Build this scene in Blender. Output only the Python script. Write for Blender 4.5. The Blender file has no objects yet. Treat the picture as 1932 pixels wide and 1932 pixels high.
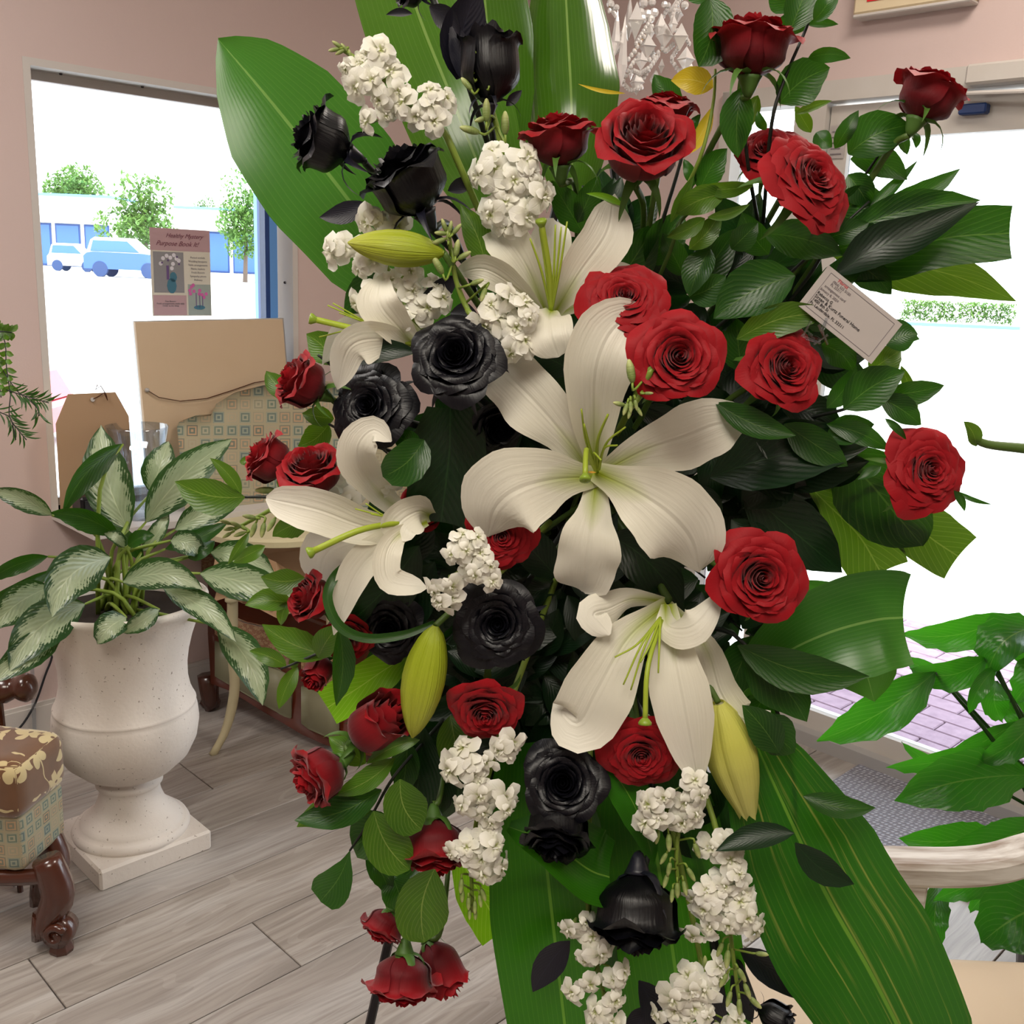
import bpy, math, random
import numpy as np
from mathutils import Matrix, Vector
rnd = random.Random(7)
S = bpy.context.scene
COL = S.collection
# ---------------------------------------------------------------- camera
F, C, H = 1930.0, 966.0, 1.5                      # focal length and centre in pixels of a 1932 frame, eye height in m
pit, rol = math.radians(13.4), math.radians(2.4)
fw = np.array([0, math.cos(pit), -math.sin(pit)])
_r0 = np.array([1.0, 0, 0]); _u0 = np.cross(_r0, fw)
cr = math.cos(rol)*_r0 + math.sin(rol)*_u0
cu = -math.sin(rol)*_r0 + math.cos(rol)*_u0
O = np.array([0, 0, H])
cd = bpy.data.cameras.new('camera'); cam = bpy.data.objects.new('camera', cd); COL.objects.link(cam)
cd.sensor_width = 36; cd.lens = 36*F/1932; cd.clip_end = 500; cd.clip_start = .02
cam.matrix_world = Matrix(((cr[0], cu[0], -fw[0], 0), (cr[1], cu[1], -fw[1], 0), (cr[2], cu[2], -fw[2], H), (0, 0, 0, 1)))
S.camera = cam
# ---------------------------------------------------------------- world, sun, lights, exposure
S.view_settings.view_transform = 'Standard'; S.view_settings.look = 'None'
S.view_settings.gamma = 1; S.view_settings.use_curve_mapping = False
S.view_settings.exposure = 0.0
w = bpy.data.worlds.new('world'); S.world = w; w.use_nodes = True
bg = w.node_tree.nodes['Background']; bg.inputs[0].default_value = (.88, .94, 1, 1); bg.inputs[1].default_value = 5.5
def sun_lamp():
    l = bpy.data.lights.new('sun', 'SUN'); l.energy = 5; l.angle = .01; l.color = (1, .96, .88)
    o = bpy.data.objects.new('sun', l); COL.objects.link(o)
    o.rotation_euler = (math.radians(16), 0, math.radians(-10)); return o
sun_lamp()
def ceiling_panel(x, y, e, c, size=1.0, z=2.93):
    l = bpy.data.lights.new('ceiling_light', 'AREA'); l.energy = e; l.size = size; l.color = c
    o = bpy.data.objects.new('ceiling_light', l); COL.objects.link(o); o.location = (x, y, z)
    return o
ceiling_panel(-.35, -.55, 54, (1, .92, .80), 1.1)
ceiling_panel(-1.7, 1.3, 36, (1, .95, .90), .8)
ceiling_panel(.9, 1.9, 26, (1, .90, .80), .6)
ceiling_panel(1.3, -.6, 18, (1, .88, .74), .9)
S.cycles.max_bounces = 6; S.cycles.diffuse_bounces = 3; S.cycles.glossy_bounces = 2; S.cycles.adaptive_threshold = .05
S.cycles.transmission_bounces = 6; S.cycles.transparent_max_bounces = 10
S.cycles.caustics_reflective = False; S.cycles.caustics_refractive = False
S.cycles.sample_clamp_indirect = 4; S.cycles.use_denoising = True
# ---------------------------------------------------------------- coordinates
def ray(x, y): return fw + cr*(x-C)/F - cu*(y-C)/F
def PD(x, y, d): return O + ray(x, y)*d                       # point at depth d
def hz(x, y, z): k = ray(x, y); return O + k*(z-H)/k[2]       # point on the level z
Y0 = .93
def FP(x, y, d=0.0): k = ray(x, y); return O + k*((Y0+d)/k[1])  # point on the upright plane of the spray
def depth(p): return float((np.asarray(p)-O) @ fw)
def px2m(p): return depth(p)/F
s2 = 2**-.5
aL = np.array([s2, s2, 0]); aR = np.array([s2, -s2, 0]); nL = np.array([-s2, s2, 0]); nR = np.array([s2, s2, 0])
CORNER = np.array([-.093, 4.259, 0])
def WL(s, z, o=0): return CORNER + aL*s + nL*o + np.array([0, 0, z])   # left wall: s < 0, o > 0 is outdoors
def WR(s, z, o=0): return CORNER + aR*s + nR*o + np.array([0, 0, z])   # door wall: s > 0
# ---------------------------------------------------------------- materials
def lin(r, g, b):
    f = lambda c: (c/255/12.92) if c/255 <= .04045 else ((c/255+.055)/1.055)**2.4
    return (f(r), f(g), f(b), 1)
class NT:
    def __init__(s, name):
        s.m = bpy.data.materials.new(name); s.m.use_nodes = True; s.t = s.m.node_tree; s.t.nodes.clear()
        s.out = s.n('ShaderNodeOutputMaterial')
    def n(s, typ, **kw):
        x = s.t.nodes.new(typ)
        for k, v in kw.items():
            if k.startswith('i_'):
                key = k[2:]; key = int(key) if key.isdigit() else key.replace('_', ' ')
                if hasattr(v, 'is_linked') or isinstance(v, bpy.types.NodeSocket): s.t.links.new(v, x.inputs[key])
                else: x.inputs[key].default_value = v
            else: setattr(x, k, v)
        return x
    def link(s, a, b): s.t.links.new(a, b)
    def math(s, op, a, b=0.0, c=None):
        x = s.n('ShaderNodeMath', operation=op)
        for i, v in enumerate((a, b) if c is None else (a, b, c)):
            if isinstance(v, bpy.types.NodeSocket): s.link(v, x.inputs[i])
            else: x.inputs[i].default_value = v
        return x.outputs[0]
    def mix(s, f, a, b):
        x = s.n('ShaderNodeMix', data_type='RGBA')
        for k, v in ((0, f), (6, a), (7, b)):
            if isinstance(v, bpy.types.NodeSocket): s.link(v, x.inputs[k])
            else: x.inputs[k].default_value = v
        return x.outputs[2]
    def ramp(s, f, stops):
        x = s.n('ShaderNodeValToRGB'); s.link(f, x.inputs[0]); e = x.color_ramp.elements
        while len(e) < len(stops): e.new(.5)
        for k, (p, c) in enumerate(stops): e[k].position = p; e[k].color = c
        return x.outputs[0]
    def noise(s, scale, vec=None, detail=3, rough=.5):
        x = s.n('ShaderNodeTexNoise'); x.inputs['Scale'].default_value = scale; x.inputs['Detail'].default_value = detail
        x.inputs['Roughness'].default_value = rough
        if vec is not None: s.link(vec, x.inputs['Vector'])
        return x.outputs[0]
    def uv(s):
        return s.n('ShaderNodeUVMap').outputs[0]
    def mapv(s, v, sc, loc=(0, 0, 0), rot=(0, 0, 0)):
        x = s.n('ShaderNodeMapping'); s.link(v, x.inputs[0]); x.inputs['Scale'].default_value = sc
        x.inputs['Location'].default_value = loc; x.inputs['Rotation'].default_value = rot
        return x.outputs[0]
    def sep(s, v):
        x = s.n('ShaderNodeSeparateXYZ'); s.link(v, x.inputs[0]); return x.outputs
    def bump(s, h, st=.3, dist=.01):
        x = s.n('ShaderNodeBump'); x.inputs['Strength'].default_value = st; x.inputs['Distance'].default_value = dist
        s.link(h, x.inputs['Height']); return x.outputs[0]
    def surf(s, col, rough=.5, metal=0, trans=0, tcol=None, nrm=None, spec=.5, coat=0, sheen=0):
        p = s.n('ShaderNodeBsdfPrincipled')
        for k, v in (('Base Color', col), ('Roughness', rough), ('Metallic', metal), ('Specular IOR Level', spec), ('Coat Weight', coat), ('Sheen Weight', sheen)):
            if isinstance(v, bpy.types.NodeSocket): s.link(v, p.inputs[k])
            else: p.inputs[k].default_value = v
        if nrm is not None: s.link(nrm, p.inputs['Normal'])
        o = p.outputs[0]
        if trans:
            t = s.n('ShaderNodeBsdfTranslucent'); c = tcol if tcol is not None else col
            if isinstance(c, bpy.types.NodeSocket): s.link(c, t.inputs[0])
            else: t.inputs[0].default_value = c
            m = s.n('ShaderNodeMixShader'); m.inputs[0].default_value = trans
            s.link(o, m.inputs[1]); s.link(t.outputs[0], m.inputs[2]); o = m.outputs[0]
        s.link(o, s.out.inputs[0]); return s.m
MAT = {}
def plain(name, rgb, rough=.5, **kw):
    MAT[name] = NT(name).surf(lin(*rgb), rough, **kw); return MAT[name]
def leafmat(name, c1, c2, vein, rough=.35, trans=.3, tc=None, veins='pinnate', streak=None, gain=1.0):
    t = NT(name); uv = t.uv(); x, y, _ = t.sep(uv)
    ax = t.math('ABSOLUTE', t.math('SUBTRACT', x, .5))
    oi = t.n('ShaderNodeObjectInfo').outputs['Random']
    geo = t.n('ShaderNodeNewGeometry').outputs['Position']
    base = t.mix(t.noise(9, geo), lin(*c1), lin(*c2))
    base = t.mix(t.math('MULTIPLY', oi, .45), base, lin(*[min(255, int(k*1.25)) for k in c2]))
    if veins == 'pinnate': wv = t.math('SINE', t.math('ADD', t.math('MULTIPLY', y, 70), t.math('MULTIPLY', ax, -60)))
    else: wv = t.math('SINE', t.math('MULTIPLY', x, 150))
    vm = t.math('MULTIPLY', t.math('GREATER_THAN', wv, .90), .35 if veins == 'pinnate' else .14)
    rib = t.math('LESS_THAN', ax, .012)
    f = t.math('MAXIMUM', vm, t.math('MULTIPLY', rib, .8))
    col = t.mix(f, base, lin(*vein))
    if streak:
        n = t.noise(1.0, t.mapv(uv, (26, 1.6, 1)), 3)
        col = t.mix(t.math('MULTIPLY', t.ramp(n, [(.56, (0, 0, 0, 1)), (.70, (1, 1, 1, 1))]), .75), col, lin(*streak))
    h = t.math('ADD', wv, t.math('MULTIPLY', t.noise(3, t.mapv(uv, (20, 2, 1))), 3))
    tcol = t.mix(.5, col, lin(*(tc or (110, 170, 20))))
    MAT[name] = t.surf(col, rough, trans=trans, tcol=tcol, nrm=t.bump(h, .12 if veins == 'pinnate' else .03, .002)); return MAT[name]
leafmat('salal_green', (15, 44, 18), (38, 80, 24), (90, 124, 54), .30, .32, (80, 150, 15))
leafmat('ruscus_green', (34, 70, 18), (70, 108, 28), (140, 160, 80), .32, .3, (140, 190, 20))
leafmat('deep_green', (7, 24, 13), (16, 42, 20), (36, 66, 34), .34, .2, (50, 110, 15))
leafmat('lit_green', (84, 140, 24), (120, 180, 30), (190, 215, 100), .35, .5, (170, 230, 30))  # brightness of leaves caught by light, put into the base colour
leafmat('yellow_lit_leaf', (150, 140, 30), (210, 180, 50), (220, 210, 120), .35, .4, (220, 190, 40))  # yellow light on a leaf, painted in as its colour
leafmat('broad_green', (22, 76, 10), (46, 106, 18), (120, 165, 60), .32, .3, (100, 190, 20), 'parallel')
leafmat('broad_soft', (40, 94, 34), (70, 128, 44), (130, 170, 90), .3, .3, (110, 180, 40), 'parallel')
leafmat('broad_streaked', (12, 58, 6), (28, 84, 12), (110, 150, 50), .36, .28, (80, 170, 15), 'parallel', (176, 168, 84))
leafmat('broad_gloss', (40, 78, 18), (70, 110, 30), (130, 160, 84), .2, .22, (110, 160, 25), 'parallel')
leafmat('peace_lily_green', (16, 50, 24), (40, 84, 32), (100, 130, 60), .25, .5, (100, 230, 20))
leafmat('black_leaf', (12, 12, 20), (22, 23, 36), (34, 35, 50), .42, .0, (20, 20, 50))
def aglaonema():
    t = NT('silver_leaf'); uv = t.uv(); x, y, _ = t.sep(uv)
    ax = t.math('ABSOLUTE', t.math('SUBTRACT', x, .5))
    feather = t.math('MULTIPLY', t.math('SINE', t.math('ADD', t.math('MULTIPLY', y, 95), t.math('MULTIPLY', ax, -95))), .05)
    n = t.math('MULTIPLY', t.math('SUBTRACT', t.noise(1, t.mapv(uv, (9, 14, 1)), 4), .5), .55)
    d = t.math('ADD', t.math('ADD', ax, feather), n)
    col = t.ramp(d, [(.30, lin(178, 190, 158)), (.36, lin(30, 60, 34))])
    col = t.mix(t.math('LESS_THAN', ax, .014), col, lin(206, 216, 180))
    col = t.mix(t.math('MULTIPLY', t.noise(2.2, t.mapv(uv, (5, 5, 1))), .35), col, lin(56, 88, 44))
    wv = t.math('SINE', t.math('ADD', t.math('MULTIPLY', y, 60), t.math('MULTIPLY', ax, -60)))
    MAT['silver_leaf'] = t.surf(col, .3, trans=.2, tcol=t.mix(.5, col, lin(120, 190, 40)), nrm=t.bump(wv, .15, .003))
aglaonema()
def petalmat(name, c_in, c_rim, rough, trans, sheen=0, throat=None, thr=(.0, .3), bump=.1, coat=0, spec=.5):
    t = NT(name); uv = t.uv(); x, y, _ = t.sep(uv)
    col = t.ramp(y, [(.45, lin(*c_in)), (1.0, lin(*c_rim))])
    if throat:
        ax = t.math('ABSOLUTE', t.math('SUBTRACT', x, .5))
        d = t.math('ADD', y, t.math('MULTIPLY', ax, .55))
        col = t.mix(t.ramp(d, [(thr[0], (1, 1, 1, 1)), (thr[1], (0, 0, 0, 1))]), col, lin(*throat))
    n = t.noise(2, t.mapv(uv, (9, 1.0, 1)), 3)
    if throat: n = t.math('ADD', t.math('MULTIPLY', n, .6), t.ramp(t.math('ABSOLUTE', t.math('SUBTRACT', x, .5)), [(0.004, (0, 0, 0, 1)), (.045, (.8, .8, .8, 1))]))
    MAT[name] = t.surf(col, rough, trans=trans, tcol=col, nrm=t.bump(n, bump, .004), sheen=sheen, coat=coat, spec=spec)
petalmat('red_petal', (98, 0, 12), (160, 6, 21), .6, .14, .15, bump=.12, spec=.25)
petalmat('black_petal', (5, 5, 9), (11, 11, 18), .4, 0, bump=.18, spec=.35)
petalmat('lily_petal', (240, 236, 218), (246, 243, 230), .5, .25, throat=(168, 184, 52), thr=(.08, .40), bump=.3)
petalmat('stock_petal', (244, 242, 226), (252, 251, 244), .55, .25, throat=(176, 188, 84), thr=(.10, .42), bump=.15)
petalmat('bud_green', (160, 176, 36), (206, 208, 80), .45, .15, bump=.5)
petalmat('small_bud', (128, 146, 78), (196, 202, 134), .5, .1, bump=.2)
petalmat('bud_yellow', (214, 214, 100), (236, 230, 150), .45, .25, bump=.4)
plain('stem_green', (76, 104, 36), .5, trans=.1); plain('pale_stem', (134, 158, 62), .45, trans=.15); plain('dark_stem', (24, 30, 24), .5)
plain('sepal_green', (78, 116, 44), .5, trans=.2); plain('stamen_green', (176, 196, 62), .4, trans=.25); plain('stigma_green', (132, 158, 44), .4)
plain('white_paint', (204, 198, 192), .5); plain('cream', (214, 196, 168), .6); plain('black_metal', (16, 16, 20), .35)
plain('dark_wood', (72, 34, 20), .25, coat=.5); plain('pane_black', (18, 20, 30), .3); plain('foam_green', (14, 34, 18), .95)
plain('kraft', (172, 140, 108), .8); plain('card_white', (196, 188, 184), .7, trans=.25); plain('ink_black', (26, 26, 30), .8)
plain('ink_red', (196, 60, 70), .8); plain('ink_grey', (120, 112, 116), .8); plain('brass', (206, 164, 96), .25, metal=1)
plain('soil', (34, 24, 18), .95); plain('frame_blue', (96, 150, 214), .45); plain('frame_navy', (30, 62, 120), .4)
plain('pale_metal', (176, 174, 172), .4, metal=.3); plain('bamboo_cream', (196, 186, 150), .45)
# ---------------------------------------------------------------- mesh helpers
ORG = {}
def tag(o, label=None, cat=None, group=None, kind=None):
    for k, v in (('label', label), ('category', cat), ('group', group), ('kind', kind)):
        if v: o[k] = v
    return o
def thing(name, loc, label, cat, group=None):
    o = bpy.data.objects.new(name, None); COL.objects.link(o); o.location = Vector(loc); o.empty_display_size = .02
    ORG[o.name] = np.array(loc, float); return tag(o, label, cat, group)
def mk(name, V, Fc, mat, uvs=None, smooth=True, mi=None):
    me = bpy.data.meshes.new(name); me.from_pydata([tuple(map(float, v)) for v in V], [], [tuple(f) for f in Fc])
    for m in (mat if isinstance(mat, (list, tuple)) else [mat]): me.materials.append(MAT[m] if isinstance(m, str) else m)
    if uvs is not None:
        ul = me.uv_layers.new(name='UVMap'); idx = np.empty(len(me.loops), dtype=np.int32); me.loops.foreach_get('vertex_index', idx)
        ul.data.foreach_set('uv', np.asarray(uvs, dtype=np.float32)[idx].ravel())
    if mi is not None: me.polygons.foreach_set('material_index', mi)
    if smooth: me.polygons.foreach_set('use_smooth', [True]*len(me.polygons))
    me.update(); return me
def put(name, me, parent=None, mat4=None):
    o = bpy.data.objects.new(name, me); COL.objects.link(o)
    if parent is not None: o.parent = parent
    if mat4 is not None: o.matrix_local = mat4
    return o
def wm(name, V, Fc, mat, parent=None, uvs=None, smooth=True, mi=None):
    """mesh given in world coordinates, linked under its parent (whose origin is subtracted)"""
    V = np.asarray(V, float)
    if parent is not None:
        q = parent; off = np.zeros(3)
        while q is not None: off = off + ORG.get(q.name, 0); q = q.parent
        o = put(name, mk(name, V-off, Fc, mat, uvs, smooth, mi), parent)
    else:
        c = V.mean(0); c[2] = V[:, 2].min(); o = put(name, mk(name, V-c, Fc, mat, uvs, smooth, mi)); o.location = c; ORG[o.name] = c
    return o
class MB:
    def __init__(s): s.V = []; s.F = []; s.U = []; s.M = []
    def add(s, V, Fc, U=None, m=0):
        k = len(s.V); s.V += [list(v) for v in V]; s.F += [[i+k for i in f] for f in Fc]
        s.U += [list(u) for u in U] if U is not None else [[.5, .5]]*len(V); s.M += [m]*len(Fc); return s
    def box(s, c, sz, ax=None, m=0, bev=0):
        ax = ax if ax is not None else np.eye(3)
        c = np.array(c, float); h = np.array(sz, float)/2
        if bev:
            pts = []; b = min(bev, *(h*.95))
            for dx in (-1, 1):
                for dy in (-1, 1):
                    for dz in (-1, 1):
                        for k in range(3):
                            q = h.copy()-b; q[k] += b; pts.append(c + (q*np.array([dx, dy, dz])) @ ax)
            import bmesh
            bm = bmesh.new()
            for p in pts: bm.verts.new(p)
            r = bmesh.ops.convex_hull(bm, input=bm.verts); bm.verts.index_update()
            V = [tuple(v.co) for v in bm.verts]; Fc = [[v.index for v in f.verts] for f in bm.faces]; bm.free()
            return s.add(V, Fc, m=m)
        V = [c + (h*np.array(q)) @ ax for q in ((-1,-1,-1),(1,-1,-1),(1,1,-1),(-1,1,-1),(-1,-1,1),(1,-1,1),(1,1,1),(-1,1,1))]
        return s.add(V, [(0,3,2,1),(4,5,6,7),(0,1,5,4),(1,2,6,5),(2,3,7,6),(3,0,4,7)], [(0,0),(1,0),(1,1),(0,1)]*2, m)
    def tube(s, P, R, n=6, m=0, cap=True):
        P = np.asarray(P, float); k = len(P); R = np.broadcast_to(np.asarray(R, float), (k,)) if np.ndim(R) else np.full(k, R)
        T = np.gradient(P, axis=0); T /= np.linalg.norm(T, axis=1)[:, None]+1e-12
        a = np.array([0, 0, 1.]) if abs(T[0][2]) < .9 else np.array([1., 0, 0]); V = []; U = []
        for i in range(k):
            e1 = a-T[i]*(a@T[i]); e1 /= np.linalg.norm(e1)+1e-12; a = e1; e2 = np.cross(T[i], e1)
            for j in range(n):
                t = 2*math.pi*j/n; V.append(P[i]+R[i]*(math.cos(t)*e1+math.sin(t)*e2)); U.append((j/n, i/(k-1)))
        Fc = [(i*n+j, i*n+(j+1) % n, (i+1)*n+(j+1) % n, (i+1)*n+j) for i in range(k-1) for j in range(n)]
        if cap: Fc += [tuple(range(n))[::-1], tuple((k-1)*n+j for j in range(n))]
        return s.add(V, Fc, U, m)
    def lathe(s, prof, c=(0, 0, 0), n=32, ax=None, m=0):
        ax = ax if ax is not None else np.eye(3); V = []; U = []
        for i, (r, z) in enumerate(prof):
            for j in range(n):
                t = 2*math.pi*j/n; V.append(np.array(c)+np.array([r*math.cos(t), r*math.sin(t), z]) @ ax); U.append((j/n, i/len(prof)))
        k = len(prof); Fc = [(i*n+j, i*n+(j+1) % n, (i+1)*n+(j+1) % n, (i+1)*n+j) for i in range(k-1) for j in range(n)]
        return s.add(V, Fc, U, m)
    def build(s, name, mat, parent=None, smooth=False):
        return wm(name, s.V, s.F, mat, parent, s.U, smooth, s.M)
def catmull(P, n):
    P = np.asarray(P, float)
    if len(P) == 2: t = np.linspace(0, 1, n)[:, None]; return P[0]*(1-t)+P[1]*t
    Q = np.vstack([2*P[0]-P[1], P, 2*P[-1]-P[-2]]); seg = len(P)-1; out = []
    for k in range(n):
        x = k/(n-1)*seg; i = min(int(x), seg-1); t = x-i; p0, p1, p2, p3 = Q[i:i+4]
        out.append(.5*((2*p1)+(-p0+p2)*t+(2*p0-5*p1+4*p2-p3)*t*t+(-p0+3*p1-3*p2+p3)*t**3))
    return np.array(out)
SHAPES = {
 'leaf': [(0, .04), (.1, .45), (.25, .85), (.42, 1), (.6, .9), (.78, .6), (.9, .3), (1, 0)],
 'round': [(0, .04), (.1, .5), (.25, .85), (.5, 1), (.72, .92), (.88, .62), (.96, .3), (1, 0)],
 'drop': [(0, .03), (.15, .2), (.35, .6), (.6, .95), (.75, 1), (.88, .82), (.96, .45), (1, .05)],
 'broad': [(0, .12), (.12, .5), (.3, .9), (.5, 1), (.7, .88), (.86, .55), (.95, .24), (1, 0)],
 'cut': [(0, .15), (.15, .5), (.4, .9), (.65, 1), (.9, .95), (1, .88)],
 'strap': [(0, .6), (.2, .9), (.5, 1), (.8, .95), (1, .8)],
 'tepal': [(0, .22), (.12, .36), (.3, .72), (.5, 1), (.68, .97), (.84, .66), (.94, .32), (1, .02)],
 'tepalr': [(0, .25), (.15, .45), (.35, .8), (.55, 1), (.75, .98), (.9, .75), (.97, .45), (1, .1)],
 'sepal': [(0, 1), (.2, .9), (.5, .55), (.8, .22), (1, .0)],
}
def ribbon(P, hw, shape, cup=.2, wave=0, wf=5, n=12, m=6, roll=0.0, normal=None, ph=0, twist=0, curl=0):
    """P: centre line in world space; hw: half width in m; returns V, F, UV"""
    c = catmull(P, n); T = np.gradient(c, axis=0); T /= np.linalg.norm(T, axis=1)[:, None]+1e-12
    sx, sy = zip(*SHAPES[shape]); V = []; U = []
    for i in range(n):
        v = i/(n-1); N = normal if normal is not None else O-c[i]
        N = N-T[i]*(N@T[i]); L = np.linalg.norm(N)
        if L < 1e-6: N = np.cross(T[i], cr)
        N = N/(np.linalg.norm(N)+1e-12); sd = np.cross(T[i], N)
        a = roll+twist*v; sd, N = sd*math.cos(a)+N*math.sin(a), N*math.cos(a)-sd*math.sin(a)
        h = hw*np.interp(v, sx, sy)
        for j in range(m+1):
            t = -1+2*j/m
            o = cup*h*t*t - curl*h*abs(t)**3*.6
            wv = wave*hw*math.sin(wf*6.283*v+ph+(1.7 if t > 0 else 0))*abs(t)**2*min(1, v*4)
            V.append(c[i]+sd*(h*t*(1-.12*abs(cup))+wv*.35*np.sign(t)) + N*(o+wv)); U.append(((t+1)/2, v))
    k = m+1; Fc = [(i*k+j, i*k+j+1, (i+1)*k+j+1, (i+1)*k+j) for i in range(n-1) for j in range(m)]
    return V, Fc, U
def pleaf(name, mat, x0, y0, x1, y1, wpx, bend=0, d0=0, d1=None, parent=None, roll=0, shape='leaf', mp=FP, cup=.25, wave=0, bow=0, n=11, m=6, **kw):
    """a leaf from its base pixel to its tip pixel, at the depths d0..d1"""
    if d1 is None: d1 = d0
    dx, dy = x1-x0, y1-y0; L = math.hypot(dx, dy); nx, ny = -dy/L, dx/L
    P = [mp(x0+dx*v+nx*bend*math.sin(math.pi*v), y0+dy*v+ny*bend*math.sin(math.pi*v), d0+(d1-d0)*v-bow*math.sin(math.pi*v)) for v in (0, .25, .5, .75, 1)]
    hw = wpx/2*px2m(P[2])/max(.5, math.cos(roll))
    V, Fc, U = ribbon(P, hw, shape, cup, wave, n=n, m=m, roll=roll, ph=x0*.1, **kw)
    return wm(name, V, Fc, mat, parent, U)
def axes_from(axis, spin=0):
    z = np.array(axis, float); z /= np.linalg.norm(z); a = np.array([0, 0, 1.]) if abs(z[2]) < .9 else np.array([0, 1., 0])
    x = np.cross(a, z); x /= np.linalg.norm(x); y = np.cross(z, x)
    x, y = x*math.cos(spin)+y*math.sin(spin), y*math.cos(spin)-x*math.sin(spin); return x, y, z
def mat4(x, y, z, loc, s=1):
    return Matrix([[x[0]*s, y[0]*s, z[0]*s, loc[0]], [x[1]*s, y[1]*s, z[1]*s, loc[1]], [x[2]*s, y[2]*s, z[2]*s, loc[2]], [0, 0, 0, 1]])
def camdir(v): return cr*v[0]+cu*v[1]-fw*v[2]
# ---------------------------------------------------------------- room
def wbox(mb, wall, s0, s1, z0, z1, o0, o1, m=0, bev=0):
    W, a, n = (WL, aL, nL) if wall == 'L' else (WR, aR, nR)
    c = W((s0+s1)/2, (z0+z1)/2, (o0+o1)/2)
    return mb.box(c, (abs(s1-s0), abs(o1-o0), abs(z1-z0)), np.array([a, n, [0, 0, 1]]), m, bev)
def wallmat(name, c1, c2):
    t = NT(name); p = t.n('ShaderNodeNewGeometry').outputs['Position']
    MAT[name] = t.surf(t.mix(t.noise(1.3, p, 2), lin(*c1), lin(*c2)), .75, nrm=t.bump(t.noise(180, p), .12, .002), spec=.3)
wallmat('wall_pink', (206, 184, 178), (212, 192, 187)); wallmat('ceiling_white', (226, 218, 208), (230, 222, 212))
def struct(name, mb, mat, parent=None):
    o = mb.build(name, mat, parent)
    if parent is None: o['kind'] = 'structure'
    return o
WS0, WS1, WZ0, WZ1 = -1.80, -.985, .73, 1.985
CH = 3.0
b = MB()
wbox(b, 'L', -7, WS0-.02, 0, CH, 0, .14); wbox(b, 'L', WS1+.03, .14, 0, CH, 0, .14)
wbox(b, 'L', WS0-.02, WS1+.03, WZ1+.02, CH, 0, .14); wbox(b, 'L', WS0-.02, WS1+.03, 0, WZ0, 0, .14)
struct('wall_left', b, 'wall_pink')
b = MB()
wbox(b, 'R', 0, 1.06, 0, CH, 0, .14); wbox(b, 'R', 1.06, 7, 2.075, CH, 0, .14); wbox(b, 'R', 2.55, 7, 0, 2.075, 0, .14)
struct('wall_right', b, 'wall_pink')
b = MB(); b.box(WR(3, CH/2, -6.5), (7, .12, CH), np.array([aR, nR, [0, 0, 1]])); struct('wall_back', b, 'wall_pink')
b = MB(); b.box(WL(-3.2, CH/2, -6.8), (7.4, .12, CH), np.array([aL, nL, [0, 0, 1]])); struct('wall_front', b, 'wall_pink')
b = MB(); wbox(b, 'L', -7, .14, CH, CH+.1, -7, .14); b2 = struct('ceiling', b, 'ceiling_white')
# floor: slab and one object for each plank
def woodmat():
    t = NT('plank_wood'); tc = t.n('ShaderNodeTexCoord').outputs['Object']; oi = t.n('ShaderNodeObjectInfo').outputs
    off = t.n('ShaderNodeCombineXYZ', i_0=t.math('MULTIPLY', oi['Random'], 37.0), i_1=t.math('MULTIPLY', oi['Random'], 11.0)).outputs[0]
    v = t.n('ShaderNodeVectorMath', operation='ADD'); t.link(tc, v.inputs[0]); t.link(off, v.inputs[1]); v = v.outputs[0]
    warp = t.n('ShaderNodeVectorMath', operation='MULTIPLY_ADD'); t.link(t.n('ShaderNodeTexNoise', i_Scale=2.2, i_Vector=v).outputs[1], warp.inputs[0])
    warp.inputs[1].default_value = (.08, .08, 0); t.link(v, warp.inputs[2])
    fine = t.noise(1, t.mapv(warp.outputs[0], (3.5, 70, 1)), 5, .6); big = t.noise(1, t.mapv(warp.outputs[0], (1.2, 9, 1)), 3)
    ring = t.math('SINE', t.math('MULTIPLY', t.noise(1, t.mapv(warp.outputs[0], (1.3, 6.5, 1)), 1), 60))
    col = t.ramp(big, [(.3, lin(136, 128, 120)), (.5, lin(166, 158, 150)), (.7, lin(186, 182, 177))])
    col = t.mix(t.ramp(fine, [(.42, (0, 0, 0, 1)), (.75, (.75, .75, .75, 1))]), col, lin(114, 104, 96))
    col = t.mix(t.math('MULTIPLY', t.math('GREATER_THAN', ring, .93), .12), col, lin(212, 206, 200))
    col = t.mix(t.math('MULTIPLY', oi['Random'], .22), col, lin(150, 146, 146))
    MAT['plank_wood'] = t.surf(col, .36, nrm=t.bump(fine, .15, .002), spec=.45)
woodmat(); plain('joint_dark', (62, 54, 50), .9)
b = MB(); wbox(b, 'L', -7, .1, -.055, -.0055, -6.8, .1); floor = struct('floor', b, 'joint_dark')
PW, PLN = .2045, 1.22
pb = MB(); pb.box((0, 0, 0), (PLN-.003, PW-.003, .010), bev=.0015); pm = mk('plank', pb.V, pb.F, 'plank_wood', smooth=False)
row_off = {}
for r in range(-6, 22):
    cc = -2.071-.2045/2 - PW*5 + PW*(r+6)
    off = {4+0: .647}.get(r, rnd.random()*PLN)
    if abs(cc-(-2.071+.102-.0)) < .11: off = .647
    if abs(cc-(-1.867+.102)) < .11: off = 1.072
    off = off % PLN
    for k in range(-3, 3):
        l0, l1 = off+k*PLN, off+(k+1)*PLN
        l1c = min(l1, 2.944)
        if l1c-l0 < .05 or l1c < -1.6: continue
        if cc < -3.15 or cc > 1.6: continue
        l = (l0+l1c)/2; p = aL*l - nL*cc; p[2] = -.0005
        o = put('plank', pm, floor, mat4(aL*((l1c-l0)/PLN), nL, np.array([0, 0, 1.]), p-ORG[floor.name]))
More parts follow.
